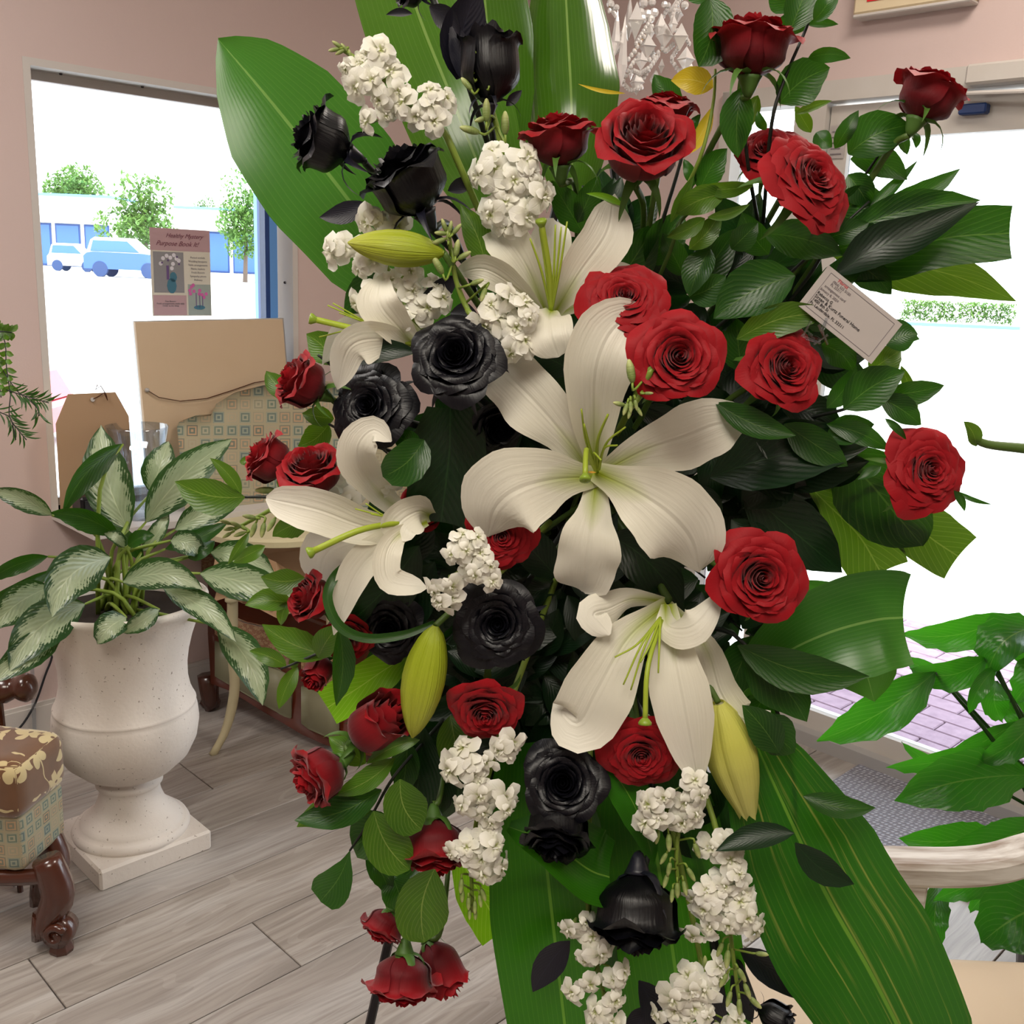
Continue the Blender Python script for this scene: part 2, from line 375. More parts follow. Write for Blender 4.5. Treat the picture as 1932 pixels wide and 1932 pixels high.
# baseboards
b = MB(); wbox(b, 'L', -7, 0, 0, .13, -.014, 0); wbox(b, 'L', -7, 0, .13, .142, -.009, 0); struct('baseboard_left', b, 'white_paint')
b = MB(); wbox(b, 'R', 0, 1.03, 0, .13, -.014, 0); struct('baseboard_right', b, 'white_paint')
# left display window
def glassmat():
    t = NT('window_glass'); a = t.n('ShaderNodeBsdfTransparent', i_Color=(.97, .99, 1, 1)); g = t.n('ShaderNodeBsdfGlossy', i_Roughness=.02)
    f = t.n('ShaderNodeFresnel', i_IOR=1.4); m = t.n('ShaderNodeMixShader'); t.link(f.outputs[0], m.inputs[0]); t.link(a.outputs[0], m.inputs[1]); t.link(g.outputs[0], m.inputs[2])
    t.link(m.outputs[0], t.out.inputs[0]); MAT['window_glass'] = t.m
glassmat()
win = bpy.data.objects.new('window_1', None); COL.objects.link(win); win.location = WL((WS0+WS1)/2, WZ0, .05); ORG['window_1'] = WL((WS0+WS1)/2, WZ0, .05); win['kind'] = 'structure'
b = MB(); wbox(b, 'L', WS0-.02, WS1+.03, WZ1, WZ1+.02, -.002, .1); wbox(b, 'L', WS0-.02, WS0, WZ0, WZ1, -.002, .1); wbox(b, 'L', WS1+.012, WS1+.032, WZ0, WZ1, -.002, .1)
b.build('window_reveal', 'white_paint', win)
b = MB(); wbox(b, 'L', WS0-.02, WS1+.03, WZ0-.02, WZ0, -.30, .1); b.build('window_sill', 'white_paint', win)
b = MB()
for z in (WZ0+.012, WZ1-.012): wbox(b, 'L', WS0, WS1, z-.012, z+.012, .085, .12)
wbox(b, 'L', WS0, WS0+.012, WZ0, WZ1, .085, .12); wbox(b, 'L', WS1-.035, WS1, WZ0, WZ1, .075, .12)
b.build('window_frame', 'white_paint', win)
b = MB(); wbox(b, 'L', WS1-.033, WS1-.003, WZ0, WZ1, .07, .075); b.build('jamb_strip', 'frame_blue', win)
b = MB(); wbox(b, 'L', WS1-.05, WS1-.033, WZ0, WZ1, .07, .12); b.build('gasket', 'frame_navy', win)
b = MB(); wbox(b, 'L', WS0+.012, WS1-.03, WZ0+.02, WZ1-.02, .100, .105); b.build('pane', 'window_glass', win)
plain('screw_grey', (70, 66, 70), .4, metal=.8)
for k, (s, z, o) in enumerate([(-1.70, WZ1, .045), (-1.46, WZ1, .045), (-1.2, WZ1, .045), (-1.795, 1.83, .045), (-1.795, 1.56, .045), (-1.795, 1.28, .045), (-1.795, 1.02, .045), (WS1+.01, 1.72, .04), (WS1+.01, 1.42, .04)]):
    b = MB(); p = WL(s, z, o); b.lathe([(0, -.002), (.005, -.002), (.004, -.006)], p, 10, np.array([aL, nL, [0, 0, 1]]) if z == WZ1 else np.array([nL, [0, 0, 1], aL*(-1 if s < -1.5 else 1)])); b.build('screw', 'screw_grey', win)
# door wall: frame, sidelight, glazed door
def framemat():
    t = NT('frame_grey'); p = t.n('ShaderNodeNewGeometry').outputs['Position']
    MAT['frame_grey'] = t.surf(t.mix(t.noise(7, p, 4), lin(188, 180, 170), lin(204, 200, 194)), .5)
framemat()
b = MB(); wbox(b, 'R', 1.03, 1.08, .0, 2.075, -.02, .1); wbox(b, 'R', 1.03, 2.6, 2.02, 2.078, -.02, .1); wbox(b, 'R', 1.295, 1.40, 0, 2.02, -.012, .1); wbox(b, 'R', 2.4, 2.5, 0, 2.02, -.012, .1)
wbox(b, 'R', 1.08, 1.295, 0, .114, .0, .08); struct('trim_1', b, 'frame_grey')
b = MB(); wbox(b, 'R', 1.06, 2.55, 0, .05, -.03, .12); struct('trim_2', b, 'pale_metal')
b = MB(); wbox(b, 'R', 1.08, 1.295, .114, 2.02, .04, .046); o = struct('window_2', b, 'window_glass')
dr = bpy.data.objects.new('door_1', None); COL.objects.link(dr); dr.location = WR(1.9, .05, .04); ORG['door_1'] = WR(1.9, .05, .04); dr['kind'] = 'structure'
b = MB(); wbox(b, 'R', 1.405, 1.47, .05, 2.01, .01, .055); wbox(b, 'R', 2.33, 2.395, .05, 2.01, .01, .055); b.build('stile', 'frame_grey', dr)
b = MB(); wbox(b, 'R', 1.47, 2.33, 1.912, 2.01, .01, .055); b.build('top_rail', 'frame_grey', dr)
b = MB(); wbox(b, 'R', 1.47, 2.33, .05, .114, .01, .055); b.build('bottom_rail', 'frame_grey', dr)
b = MB(); wbox(b, 'R', 1.47, 2.33, .112, 1.914, .028, .034); b.build('pane', 'window_glass', dr)
t = thing('door_closer', WR(1.9, 1.99, -.01), 'grey overhead door closer with a thin white arm above the glazed door', 'door closer')
b = MB(); wbox(b, 'R', 1.83, 2.10, 2.02, 2.072, -.075, -.02, bev=.006); b.build('closer_body', 'frame_grey', t)
b = MB(); b.tube([WR(1.80, 2.005, -.05), WR(2.1, 1.985, -.08)], .006, 8); b.build('arm', 'white_paint', t)
b = MB(); wbox(b, 'R', 1.80, 1.875, 1.955, 1.982, -.02, .012, bev=.004); b.build('bracket', 'frame_navy', t)
t = thing('paper_notice', WR(1.43, 1.85, .004), 'small white paper notice taped to the upper door frame', 'notice')
b = MB(); wbox(b, 'R', 1.412, 1.462, 1.86, 1.955, .006, .009); b.build('sheet', 'card_white', t)
for k in range(5):
    b = MB(); wbox(b, 'R', 1.418, 1.418+(.030 if k % 2 else .036), 1.935-k*.016, 1.938-k*.016, .004, .006); b.build('printed_line', 'ink_grey', t)
# exit sign
def text(body, size, loc, x, y, mat, parent, name='lettering', ext=.0004, align='CENTER', shear=0):
    c = bpy.data.curves.new(name, 'FONT'); c.body = body; c.size = size; c.extrude = ext; c.align_x = align; c.align_y = 'CENTER'; c.shear = shear; c.resolution_u = 3
    tmp = bpy.data.objects.new('tmp', c); COL.objects.link(tmp); dg = bpy.context.evaluated_depsgraph_get(); me = bpy.data.meshes.new_from_object(tmp.evaluated_get(dg)); bpy.data.objects.remove(tmp)
    me.materials.clear(); me.materials.append(MAT[mat]); o = bpy.data.objects.new(name, me); COL.objects.link(o)
    x = np.array(x, float); y = np.array(y, float); z = np.cross(x, y); off = ORG[parent.name] if parent else 0
    if parent: o.parent = parent
    o.matrix_local = mat4(x, y, z, np.array(loc)-off); return o
plain('exit_red', (230, 12, 30), .5); plain('sign_cream', (226, 208, 172), .5)
t = thing('exit_sign', WR(1.64, 2.235, -.03), 'cream exit sign box with red letters on the pink wall above the door frame', 'exit sign')
b = MB(); wbox(b, 'R', 1.47, 1.815, 2.24, 2.46, -.05, 0, bev=.008); b.build('housing', 'sign_cream', t)
b = MB(); wbox(b, 'R', 1.475, 1.81, 2.232, 2.242, -.055, -.002, bev=.003); b.build('bottom_cover', 'white_paint', t)
text('EXIT', .135, WR(1.6425, 2.312, -.0515), aR, (0, 0, 1), 'exit_red', t, ext=.001)
# ---------------------------------------------------------------- outdoors
def pavemat():
    t = NT('pavement'); p = t.n('ShaderNodeNewGeometry').outputs['Position']
    MAT['pavement'] = t.surf(t.mix(t.noise(.6, p, 4), lin(208, 206, 204), lin(226, 226, 224)), .8)
    t = NT('brick_walk'); p = t.n('ShaderNodeNewGeometry').outputs['Position']
    MAT['brick_walk'] = t.surf(t.mix(t.noise(22, p, 5), lin(98, 74, 94), lin(150, 128, 142)), .85)
    t = NT('plaster_white'); p = t.n('ShaderNodeNewGeometry').outputs['Position']
    MAT['plaster_white'] = t.surf(t.mix(t.noise(.6, p, 4), lin(226, 226, 222), lin(236, 236, 232)), .8)
    t = NT('tree_leaf'); p = t.n('ShaderNodeNewGeometry').outputs['Position']
    c = t.mix(t.noise(1.2, p, 4), lin(60, 110, 60), lin(120, 150, 60)); MAT['tree_leaf'] = t.surf(c, .6, trans=.3)
pavemat()
plain('dark_glass', (60, 100, 160), .3); plain('car_blue', (54, 90, 160), .3); plain('car_white', (226, 228, 230), .3); plain('tyre', (40, 60, 100), .8)
plain('hydrant_red', (150, 16, 26), .5); plain('car_red', (150, 6, 34), .3, coat=.5); plain('trunk_brown', (96, 80, 70), .9); plain('stripe_blue', (150, 170, 200), .8)
b = MB(); b.box((0, 60, -.12), (260, 300, .04)); o = struct('ground', b, 'pavement')
b = MB(); wbox(b, 'R', -2, 6, -.10, -.02, .14, 1.75); wk = struct('pavement_strip', b, 'pavement'); wk.name = 'sidewalk'
ORG['sidewalk'] = np.array(wk.location)
pvb = MB(); pvb.box((0, 0, 0), (.196, .096, .02), bev=.004); pvm = mk('paver', pvb.V, pvb.F, 'brick_walk', smooth=False)
for i in range(13):
    for j in range(14):
        s = 1.0+i*.2+(.1 if j % 2 else 0); o_ = .2+j*.1
        put('paver', pvm, wk, mat4(aR, nR, np.array([0, 0, 1.]), WR(s, -.012, o_)-ORG['sidewalk']))
# blue storefront post seen through the left window
k_ = ray(511, 500); q_ = O+k_*(((CORNER+nL*.5-O)@nL)/(k_@nL)); PS = float((q_-CORNER)@aL)
t = thing('storefront_post', WL(PS, -.1, .55), 'pale blue storefront post standing just outside the left window', 'post')
b = MB(); wbox(b, 'L', PS, PS+.12, -.1, 3, .5, .62); b.build('shaft', 'frame_blue', t)
b = MB(); wbox(b, 'L', PS-.01, PS+.13, -.1, .1, .49, .63); b.build('plinth', 'frame_blue', t)
# shop row across the car park
def building(name, label, pxs, roofy, basey, d, eave):
    A = PD(pxs[0], basey, d); B = PD(pxs[1], basey, d); A[2] = B[2] = -.1; zt = PD(pxs[0], roofy, d)[2]
    t = thing(name, (A+B)/2, label, 'building'); x = B-A; L = np.linalg.norm(x); x /= L; n = np.cross([0, 0, 1.], x); ax = np.array([x, n, [0, 0, 1]])
    mid = (A+B)/2+n*4; ez = PD(pxs[0], eave, d)[2]
    b = MB(); b.box(mid+[0, 0, zt/2], (L, 8, zt), ax); b.build('wall', 'plaster_white', t)
    b = MB(); b.box((A+B)/2-n*.9+[0, 0, ez+.9], (L, 2.2, 1.8), ax, bev=.3); b.build('canopy', 'plaster_white', t)
    b = MB(); b.box(mid+[0, 0, zt+.12], (L+.4, 8.3, .22), ax); b.build('parapet', 'frame_blue', t)
    k = max(2, int(L/2.4))
    for i in range(k):
        p = A+x*(L*(i+.5)/k)-n*.06+[0, 0, ez*.5]
        f = MB().box(p, (L/k*.86, .1, ez*.98), ax).build('window', 'frame_navy', t)
        MB().box(p-n*.06, (L/k*.76, .04, ez*.9), ax).build('pane', 'dark_glass', f)
building('shop_building', 'long white shop building with blue windows behind the parked cars', (-60, 212), 362, 470, 98, 412)
building('shop_building', 'white shop building between the two green trees across the car park', (335, 640), 392, 480, 98, 432)
def tree(px, basey, topy, wpx, d, label, trunk=True, dens=1.0, lift=.22):
    p = PD(px, basey, d); p[2] = -.1; top = PD(px, topy, d)[2]; R = wpx/2*d/F; t = thing('tree', p, label, 'tree', 'trees across the car park')
    cz = p[2]+(top-p[2])*(lift+(1-lift)/2); rz = (top-p[2])*(1-lift)/2
    b = MB(); b.tube([p, p+[.1, 0, (cz-p[2])*.6], [p[0], p[1], cz+rz*.3]], [.16, .12, .05], 7); b.build('trunk', 'trunk_brown', t)
    V, Fc = [], []; r = random.Random(int(px)); lobes = [(r.gauss(0, .42), r.gauss(0, .42), r.gauss(0, .42), r.uniform(.4, .62)) for _ in range(11)]
    for k in range(int(3800*dens)):
        lb = lobes[r.randrange(11)]; u = np.array([r.gauss(0, 1) for _ in range(3)]); u /= np.linalg.norm(u)+1e-9; q = np.array(lb[:3])+u*lb[3]*r.uniform(.7, 1.05)
        c = np.array([p[0]+q[0]*R, p[1]+q[1]*R, cz+q[2]*rz]); s = R*.075*r.uniform(.6, 1.3); a = np.array([r.gauss(0, 1) for _ in range(3)]); a /= np.linalg.norm(a); e = np.cross(a, [0, 0, 1.]); e /= np.linalg.norm(e)+1e-9
        k0 = len(V); V += [c-a*s, c+e*s*.6, c+a*s, c-e*s*.6]; Fc.append((k0, k0+1, k0+2, k0+3))
    o = wm('foliage', V, Fc, 'tree_leaf', t, smooth=False); o['kind'] = 'stuff'
tree(275, 500, 345, 138, 70, 'round bushy green tree behind the parked blue wagon')
tree(462, 505, 345, 110, 66, 'light green tree beside the red hydrant and storefront post')
tree(150, 440, 316, 115, 110, 'thin dark tree rising above the long white shop roof', dens=.8, lift=.5)
tree(385, 440, 368, 60, 110, 'small sparse tree above the roof between the two bushy trees', dens=.5, lift=.5)
def car(px0, px1, basey, topy, d, label, body, name='car'):
    A = PD(px0, basey, d); B = PD(px1, basey, d); A[2] = B[2] = -.1; x = B-A; L = np.linalg.norm(x); x /= L; n = np.cross([0, 0, 1.], x); ax = np.array([x, n, [0, 0, 1]]); Hh = PD(px0, topy, d)[2]+.1
    t = thing(name, (A+B)/2, label, 'car'); Wd = min(1.9, L*.42)
    def ext(prof, w, nm, mat, par, y=0):
        V = [A+x*(u*L)+n*(y+sg*w/2)+np.array([0, 0, v*Hh]) for sg in (-1, 1) for u, v in prof]; k = len(prof)
        return wm(nm, V, [tuple(range(k))[::-1], tuple(range(k, 2*k))]+[(i, (i+1) % k, (i+1) % k+k, i+k) for i in range(k)], mat, par, smooth=False)
    ext([(0, .2), (0, .52), (.04, .6), (.12, .63), (.74, .62), (.96, .55), (1, .45), (1, .2)], Wd, 'body', body, t)
    cb = ext([(.03, .6), (.09, .93), (.14, 1), (.55, 1), (.76, .61)], Wd*.86, 'cabin', 'car_white' if body != 'car_red' else body, t)
    ext([(.08, .64), (.12, .92), (.54, .92), (.69, .64)], Wd*.88, 'window', 'dark_glass', cb)
    for u in (.2, .8):
        for sg in (-1, 1):
            b = MB(); b.lathe([(0, -.1), (.28*Hh*.7, -.1), (.30*Hh*.7, 0), (.28*Hh*.7, .1), (0, .1)], A+x*(u*L)+n*sg*Wd*.46+np.array([0, 0, .2*Hh]), 18, np.array([x, [0, 0, 1], n])); b.build('wheel', 'tyre', t)
car(170, 320, 517, 447, 66, 'blue sport wagon with a white roof parked behind the window poster', 'car_blue')
car(98, 190, 500, 458, 78, 'low white car parked left of the blue wagon', 'car_white')
car(119, -330, 812, 694, 8.6, 'red car whose rounded rear shows beside the left window frame', 'car_red')
p = hz(485, 516, -.1); t = thing('fire_hydrant', p, 'small red fire hydrant under the light green tree', 'hydrant')
k = depth(p)/60; b = MB(); b.lathe([(.22*k, 0), (.22*k, .1*k), (.15*k, .12*k), (.15*k, .62*k), (.19*k, .64*k), (.16*k, .8*k), (0, .92*k)], p, 14); b.build('barrel', 'hydrant_red', t, True)
b = MB(); b.tube([p+[-.28*k, 0, .5*k], p+[.28*k, 0, .5*k]], .08*k, 8); b.build('nozzle', 'hydrant_red', t)
# painted lines of the car park
for k, (q0, q1) in enumerate([((140, 706), (262, 738)), ((210, 707), (240, 714)), ((118, 729), (142, 733)), ((225, 752), (256, 756)), ((120, 748), (262, 762)), ((225, 764), (262, 768))]):
    A, B = hz(*q0, -.098), hz(*q1, -.098); x = B-A; L = np.linalg.norm(x); x /= L
    MB().box((A+B)/2, (L, .12, .006), np.array([x, np.cross([0, 0, 1.], x), [0, 0, 1]])).build('painted_line', 'stripe_blue', None)['kind'] = 'structure'
# hedge beyond the door
p0, p1 = hz(1700, 612, -.1), hz(1905, 640, -.1); p1 = p0+(PD(1905, 640, depth(p0))-p0); p1[2] = -.1
t = thing('hedge', (p0+p1)/2, 'low sunlit clipped hedge with a dark kerb beyond the glazed door', 'hedge')
x = p1-p0; L = np.linalg.norm(x); x /= L; n = np.cross([0, 0, 1.], x); hh = abs(px2m(p0))*46
V, Fc = [], []; r = random.Random(3)
for k in range(2600):
    c = p0+x*r.uniform(0, L)+n*r.uniform(-.4, .4)+np.array([0, 0, r.uniform(.12, 1)**.8*hh]); s = .09*r.uniform(.6, 1.4); a = np.array([r.gauss(0, 1) for _ in range(3)]); a /= np.linalg.norm(a); e = np.cross(a, [0, 0, 1.])
    k0 = len(V); V += [c-a*s, c+e*s*.6, c+a*s, c-e*s*.6]; Fc.append((k0, k0+1, k0+2, k0+3))
o = wm('foliage', V, Fc, 'tree_leaf', t, smooth=False); o['kind'] = 'stuff'
b = MB(); b.box((p0+p1)/2-n*.7+[0, 0, .06], (L, .2, .14), np.array([x, n, [0, 0, 1]])); b.build('kerb', 'frame_blue', t)
# ---------------------------------------------------------------- urn and its plant
def stonemat():
    t = NT('urn_stone'); p = t.n('ShaderNodeNewGeometry').outputs['Position']; n = t.noise(90, p, 4); pit_ = t.ramp(t.noise(120, p, 2), [(.26, (0, 0, 0, 1)), (.31, (1, 1, 1, 1))])
    c = t.mix(t.noise(5, p, 4), lin(214, 204, 192), lin(230, 224, 218)); c = t.mix(pit_, lin(150, 138, 126), c)
    MAT['urn_stone'] = t.surf(c, .75, nrm=t.bump(t.math('ADD', t.math('MULTIPLY', pit_, .8), t.math('MULTIPLY', n, .5)), .35, .004))
stonemat()
q0, q1, q2 = hz(205, 1676, 0), hz(394, 1592, 0), hz(104, 1602, 0)
UC = (q1+q2)/2; UC[2] = 0; ux = q1-q0; ul = .292; ux /= np.linalg.norm(ux); ux = aL*.995+nL*-.0; ux /= np.linalg.norm(ux); un = np.cross([0, 0, 1.], ux)
urn = thing('urn', UC, 'tall white stone pedestal urn on a square base holding the silver leaved plant', 'urn')
b = MB(); b.box(UC+[0, 0, .029], (ul, ul, .056), np.array([ux, un, [0, 0, 1]]), bev=.006); b.build('plinth', 'urn_stone', urn)
def zat(y, rr=0):      # height on the urn's axis of the pixel row y
    px = 245; k = ray(px, y); t_ = (UC[1])/k[1]; return (O+k*t_)[2]
R = lambda hw: hw*(depth(UC+[0, 0, .3]))/F
prof = [(R(106), .056), (R(108), .064), (R(104), .074), (R(94), .078), (R(90), .088), (R(80), .098), (R(66), .115), (R(58), .14), (R(55), .155), (R(56), .168), (R(61), .176), (R(62), .186), (R(56), .194),
        (R(60), .20), (R(86), .212), (R(112), .235), (R(126), .262), (R(131), .29), (R(129), .312), (R(126), .322), (R(127), .326), (R(124), .332), (R(118), .35), (R(113), .38), (R(113), .42), (R(117), .46), (R(124), .50), (R(134), .54), (R(145), .572), (R(152), .585), (R(155), .592), (R(155), .60), (R(150), .605), (R(143), .60), (R(136), .57), (R(128), .53)]
prof = [(r_, float(np.interp(z_, [0, .056, .2, .326, .38, .61], [0, .056, .215, .405, .465, .69]))) for r_, z_ in prof]
P_ = []
for i in range(len(prof)-1):
    (a0, z0), (a1, z1) = prof[i], prof[i+1]; P_ += [(a0, z0), ((a0+a1)/2, (z0+z1)/2)]
P_.append(prof[-1]); b = MB(); b.lathe(P_, UC, 56); b.build('bowl', 'urn_stone', urn, True)
b = MB(); b.lathe([(.0, .645), (R(136), .64)], UC, 30); b.build('soil', 'soil', urn)
DU = depth(UC+[0, 0, .6])
MU = lambda x, y, d=0: PD(x, y, DU+d)
ag = thing('potted_plant', UC+[0, 0, .645], 'bushy silver and green leaved plant growing in the white stone urn', 'plant')
AG = [ # x0 y0 x1 y1 width bend d0 d1 roll mat
 (242, 1000, 190, 802, 94, -14, -.02, .02, .1, 's'), (275, 985, 438, 828, 82, -14, .02, .08, -.25, 's'), (285, 930, 318, 832, 62, 0, .10, .12, .2, 's'),
 (232, 838, 118, 968, 46, 16, -.05, -.14, .5, 'g'), (222, 1010, 92, 968, 46, 12, -.05, -.15, .5, 'g'), (98, 972, -20, 925, 42, 8, -.15, -.2, .3, 's'), (242, 1030, 292, 1010, 30, -6, -.06, -.09, .3, 'g'),
 (235, 1032, 196, 1006, 26, 6, -.06, -.08, -.3, 's'), (208, 1052, 98, 1164, 96, 30, -.14, -.3, .15, 's'), (90, 1050, -30, 1100, 34, 8, -.1, -.16, .4, 'g'), (100, 1075, -40, 1140, 30, -6, -.1, -.2, .3, 'g'),
 (92, 1108, -20, 1190, 74, 10, -.12, -.3, .2, 's'), (160, 1140, 18, 1268, 92, 24, -.16, -.34, .1, 's'), (120, 1190, -20, 1290, 66, 6, -.2, -.36, .1, 's'), (238, 1165, 184, 1216, 56, 8, -.18, -.24, -.2, 's'),
 (232, 1098, 383, 1112, 66, -22, -.14, -.22, .1, 's'), (378, 1082, 562, 1132, 76, -6, -.12, -.18, 0, 's'), (308, 1108, 446, 1212, 54, -14, -.14, -.25, .2, 's'), (412, 1180, 496, 1332, 70, -16, -.1, -.2, .15, 's'),
 (312, 1036, 432, 984, 34, 6, .0, .05, .3, 'g'), (330, 1000, 462, 938, 56, -4, .05, .12, .1, 's'), (398, 1042, 518, 1082, 62, -10, .05, .06, .1, 's'), (322, 1020, 384, 1046, 50, -8, -.02, 0, .1, 's'),
 (268, 1040, 318, 962, 34, 6, .05, .05, .3, 's'), (355, 1052, 405, 1020, 30, 4, .0, .02, .2, 'g'), (300, 1150, 232, 1195, 40, 0, -.18, -.2, .2, 's'), (270, 1060, 212, 985, 30, 4, .06, .08, .2, 'g')]
for (x0, y0, x1, y1, wd, bd, d0, d1, rl, k) in AG:
    pleaf('leaf', 'silver_leaf' if k == 's' else 'salal_green', x0, y0, x1, y1, wd, bd, d0, d1, ag, rl, 'leaf', MU, cup=.35, wave=.05, n=14, m=8, bow=.03)
for (x0, y0, x1, y1, wd, bd, d0, d1, rl, k) in AG:
    if y0 > 1180: continue
    q = MU(x0, y0, d0); base = UC+np.array([rnd.uniform(-.05, .05), rnd.uniform(-.05, .05), .645]); mid = (q+base)/2*.5+.5*np.array([base[0], base[1], q[2]])
    b = MB(); b.tube(catmull([base, mid, q], 7), [.006, .006, .0055, .005, .0045, .004, .003], 6); b.build('leaf_stalk', 'pale_stem', ag, True)
# ---------------------------------------------------------------- window display: kraft tag, framed canvas back, clear vase, poster, black box
zS = WZ0
def ex_plate(name, pts, th, mat, n, parent):
    """a flat plate from world outline points and a thickness along n"""
    k = len(pts); V = [np.array(p) for p in pts]+[np.array(p)+np.array(n)*th for p in pts]
    return wm(name, V, [tuple(range(k)), tuple(range(k, 2*k))[::-1]]+[(i, i+k, (i+1) % k+k, (i+1) % k) for i in range(k)], mat, parent, smooth=False)
def wallpt(x, y, o):   # pixel -> point on the left wall's plane shifted by o
    n = nL; p0 = CORNER+nL*o; k = ray(x, y); return O+k*(((p0-O)@n)/(k@n))
def tilt(x, y, o): return wallpt(x, y, o)
t = thing('kraft_tag', WL(-1.68, zS, -.12), 'large brown kraft tag board with clipped corners on the window sill', 'tag')
z_ = WL(0, 0, -.12)
ex_plate('board', [tilt(*q, -.12) for q in ((129, 744), (218, 740), (243, 785), (256, 968), (116, 978), (106, 800))], .004, 'kraft', nL, t)
b = MB(); b.lathe([(.006, -.003), (.006, .001), (.0, .001)], tilt(175, 754, -.125), 14, np.array([aL, [0, 0, 1], -nL])); b.build('eyelet', 'white_paint', t)
b = MB(); b.tube([tilt(*q, -.13) for q in ((176, 753), (186, 748), (196, 741), (203, 755), (200, 744), (190, 728), (180, 735), (184, 726))], .0016, 5); b.build('twine', 'dark_wood', t)
def canvasmat():
    t = NT('panel_back'); p = t.n('ShaderNodeNewGeometry').outputs['Position']; MAT['panel_back'] = t.surf(t.mix(t.noise(4, p, 4), lin(198, 172, 140), lin(210, 188, 160)), .7)
canvasmat()
t = thing('framed_panel', WL(-1.25, zS, -.06), 'large beige panel seen from its back with a sagging hanging wire', 'framed panel')
ex_plate('panel', [tilt(*q, -.07) for q in ((255, 608), (533, 602), (560, 945), (288, 962))], .012, 'panel_back', nL, t)
ex_plate('edge', [tilt(*q, -.058) for q in ((252, 606), (535, 600), (562, 946), (284, 964))], .012, 'pale_metal', nL, t)
b = MB(); b.tube([tilt(*q, -.078) for q in ((277, 736), (300, 750), (340, 757), (390, 752), (440, 736), (480, 722), (520, 716))], .0016, 5); b.build('hanging_wire', 'dark_wood', t)
b = MB(); b.lathe([(.007, 0), (.007, .004), (.002, .012), (0, .012)], tilt(277, 736, -.071), 12, np.array([aL, [0, 0, 1], -nL])); b.build('hook', 'pale_metal', t)
def clearmat():
    t = NT('clear_plastic'); a = t.n('ShaderNodeBsdfTransparent', i_Color=(.86, .9, .94, 1)); g = t.n('ShaderNodeBsdfGlossy', i_Roughness=.05); m = t.n('ShaderNodeMixShader', i_0=.18)
    t.link(a.outputs[0], m.inputs[1]); t.link(g.outputs[0], m.inputs[2]); t.link(m.outputs[0], t.out.inputs[0]); MAT['clear_plastic'] = t.m
clearmat()
pv = wallpt(266, 965, -.2); pv[2] = zS; t = thing('clear_vase', pv, 'clear plastic flared vase between the kraft tag and beige panel', 'vase')
zt = wallpt(266, 803, -.2)[2]-zS; rr = 55*px2m(pv); b = MB(); b.lathe([(0, 0), (rr*.55, 0), (rr*.6, .01), (rr*.7, zt*.5), (rr*1.0, zt*.97), (rr*1.02, zt), (rr*.97, zt), (rr*.66, zt*.5), (rr*.55, .012)], pv, 36); b.build('glass_wall', 'clear_plastic', t, True)
pv = wallpt(176, 990, -.2); pv[2] = zS; t = thing('speaker_box', pv, 'small black box on the sill behind the urn plant', 'box')
b = MB(); b.box(pv+[0, 0, .045], (.09, .07, .09), np.array([aL, nL, [0, 0, 1]]), bev=.006); b.build('case', 'black_metal', t); b = MB(); b.box(pv+[0, 0, .045]-nL*.037, (.07, .006, .07), np.array([aL, nL, [0, 0, 1]])); b.build('front_cover', 'ink_black', t)
# poster on the glass
plain('poster_pink', (206, 172, 176), .7, trans=.3); plain('poster_cream', (212, 204, 190), .7, trans=.3); plain('photo_grey', (160, 158, 160), .7, trans=.3); plain('photo_pale', (176, 186, 178), .7, trans=.3)
plain('vase_teal', (60, 110, 130), .6); plain('orchid_white', (212, 208, 214), .6); plain('orchid_pink', (200, 96, 160), .6); plain('stem_violet', (96, 72, 120), .6)
PO = .085; PS0, PS1, PZ0, PZ1 = -1.437, -1.232, 1.305, 1.578
t = thing('poster', WL((PS0+PS1)/2, PZ0, PO), 'pink flower shop poster with two orchid photos taped to the left window', 'poster')
def pq(nm, u0, u1, v0, v1, mat, lay=1, par=None):
    b = MB(); wbox(b, 'L', PS0+(PS1-PS0)*u0, PS0+(PS1-PS0)*u1, PZ0+(PZ1-PZ0)*v0, PZ0+(PZ1-PZ0)*v1, PO-.0006*lay, PO-.0006*lay+.0005); return b.build(nm, mat, par or t)
pq('sheet', 0, 1, 0, 1, 'poster_cream', 0); pq('header', 0, 1, .75, 1, 'poster_pink'); pq('photo', .04, .54, .27, .735, 'photo_grey'); pq('photo', .60, .99, .01, .37, 'photo_pale'); pq('panel', .02, .57, .01, .24, 'poster_pink')
def blob(u, v, r, mat, nm='petal', el=1, lay=2):
    W_ = PS1-PS0; c = WL(PS0+W_*u, PZ0+(PZ1-PZ0)*v, PO-.0006*lay); k = 10
    ex_plate(nm, [c+aL*r*W_*math.cos(6.283*i/k)+np.array([0, 0, r*W_*el*math.sin(6.283*i/k)]) for i in range(k)], .0004, mat, nL, t)
for (u, v) in ((.2, .66), (.26, .69), (.32, .67), (.38, .7), (.42, .66), (.16, .6), (.36, .6), (.34, .55), (.46, .64)): blob(u, v, .032, 'orchid_white')
for (u, v) in ((.28, .64), (.18, .61), (.43, .68), (.46, .6)): blob(u, v, .015, 'stem_violet', lay=3)
pq('stem', .25, .29, .42, .58, 'stem_violet', 2); blob(.33, .35, .08, 'vase_teal', 'vase', 1.5); blob(.36, .45, .06, 'vase_teal', 'leaf', 1.3)
for (u, v) in ((.63, .3), (.66, .34), (.69, .36), (.7, .29), (.8, .3), (.84, .25), (.79, .26), (.87, .22), (.91, .26), (.64, .26)): blob(u, v, .028, 'orchid_pink')
for u, h in ((.73, .17), (.79, .17), (.84, .14)): pq('stem', u, u+.012, .1, .1+h, 'stem_violet', 2)
blob(.79, .1, .1, 'vase_teal', 'pot', .35)
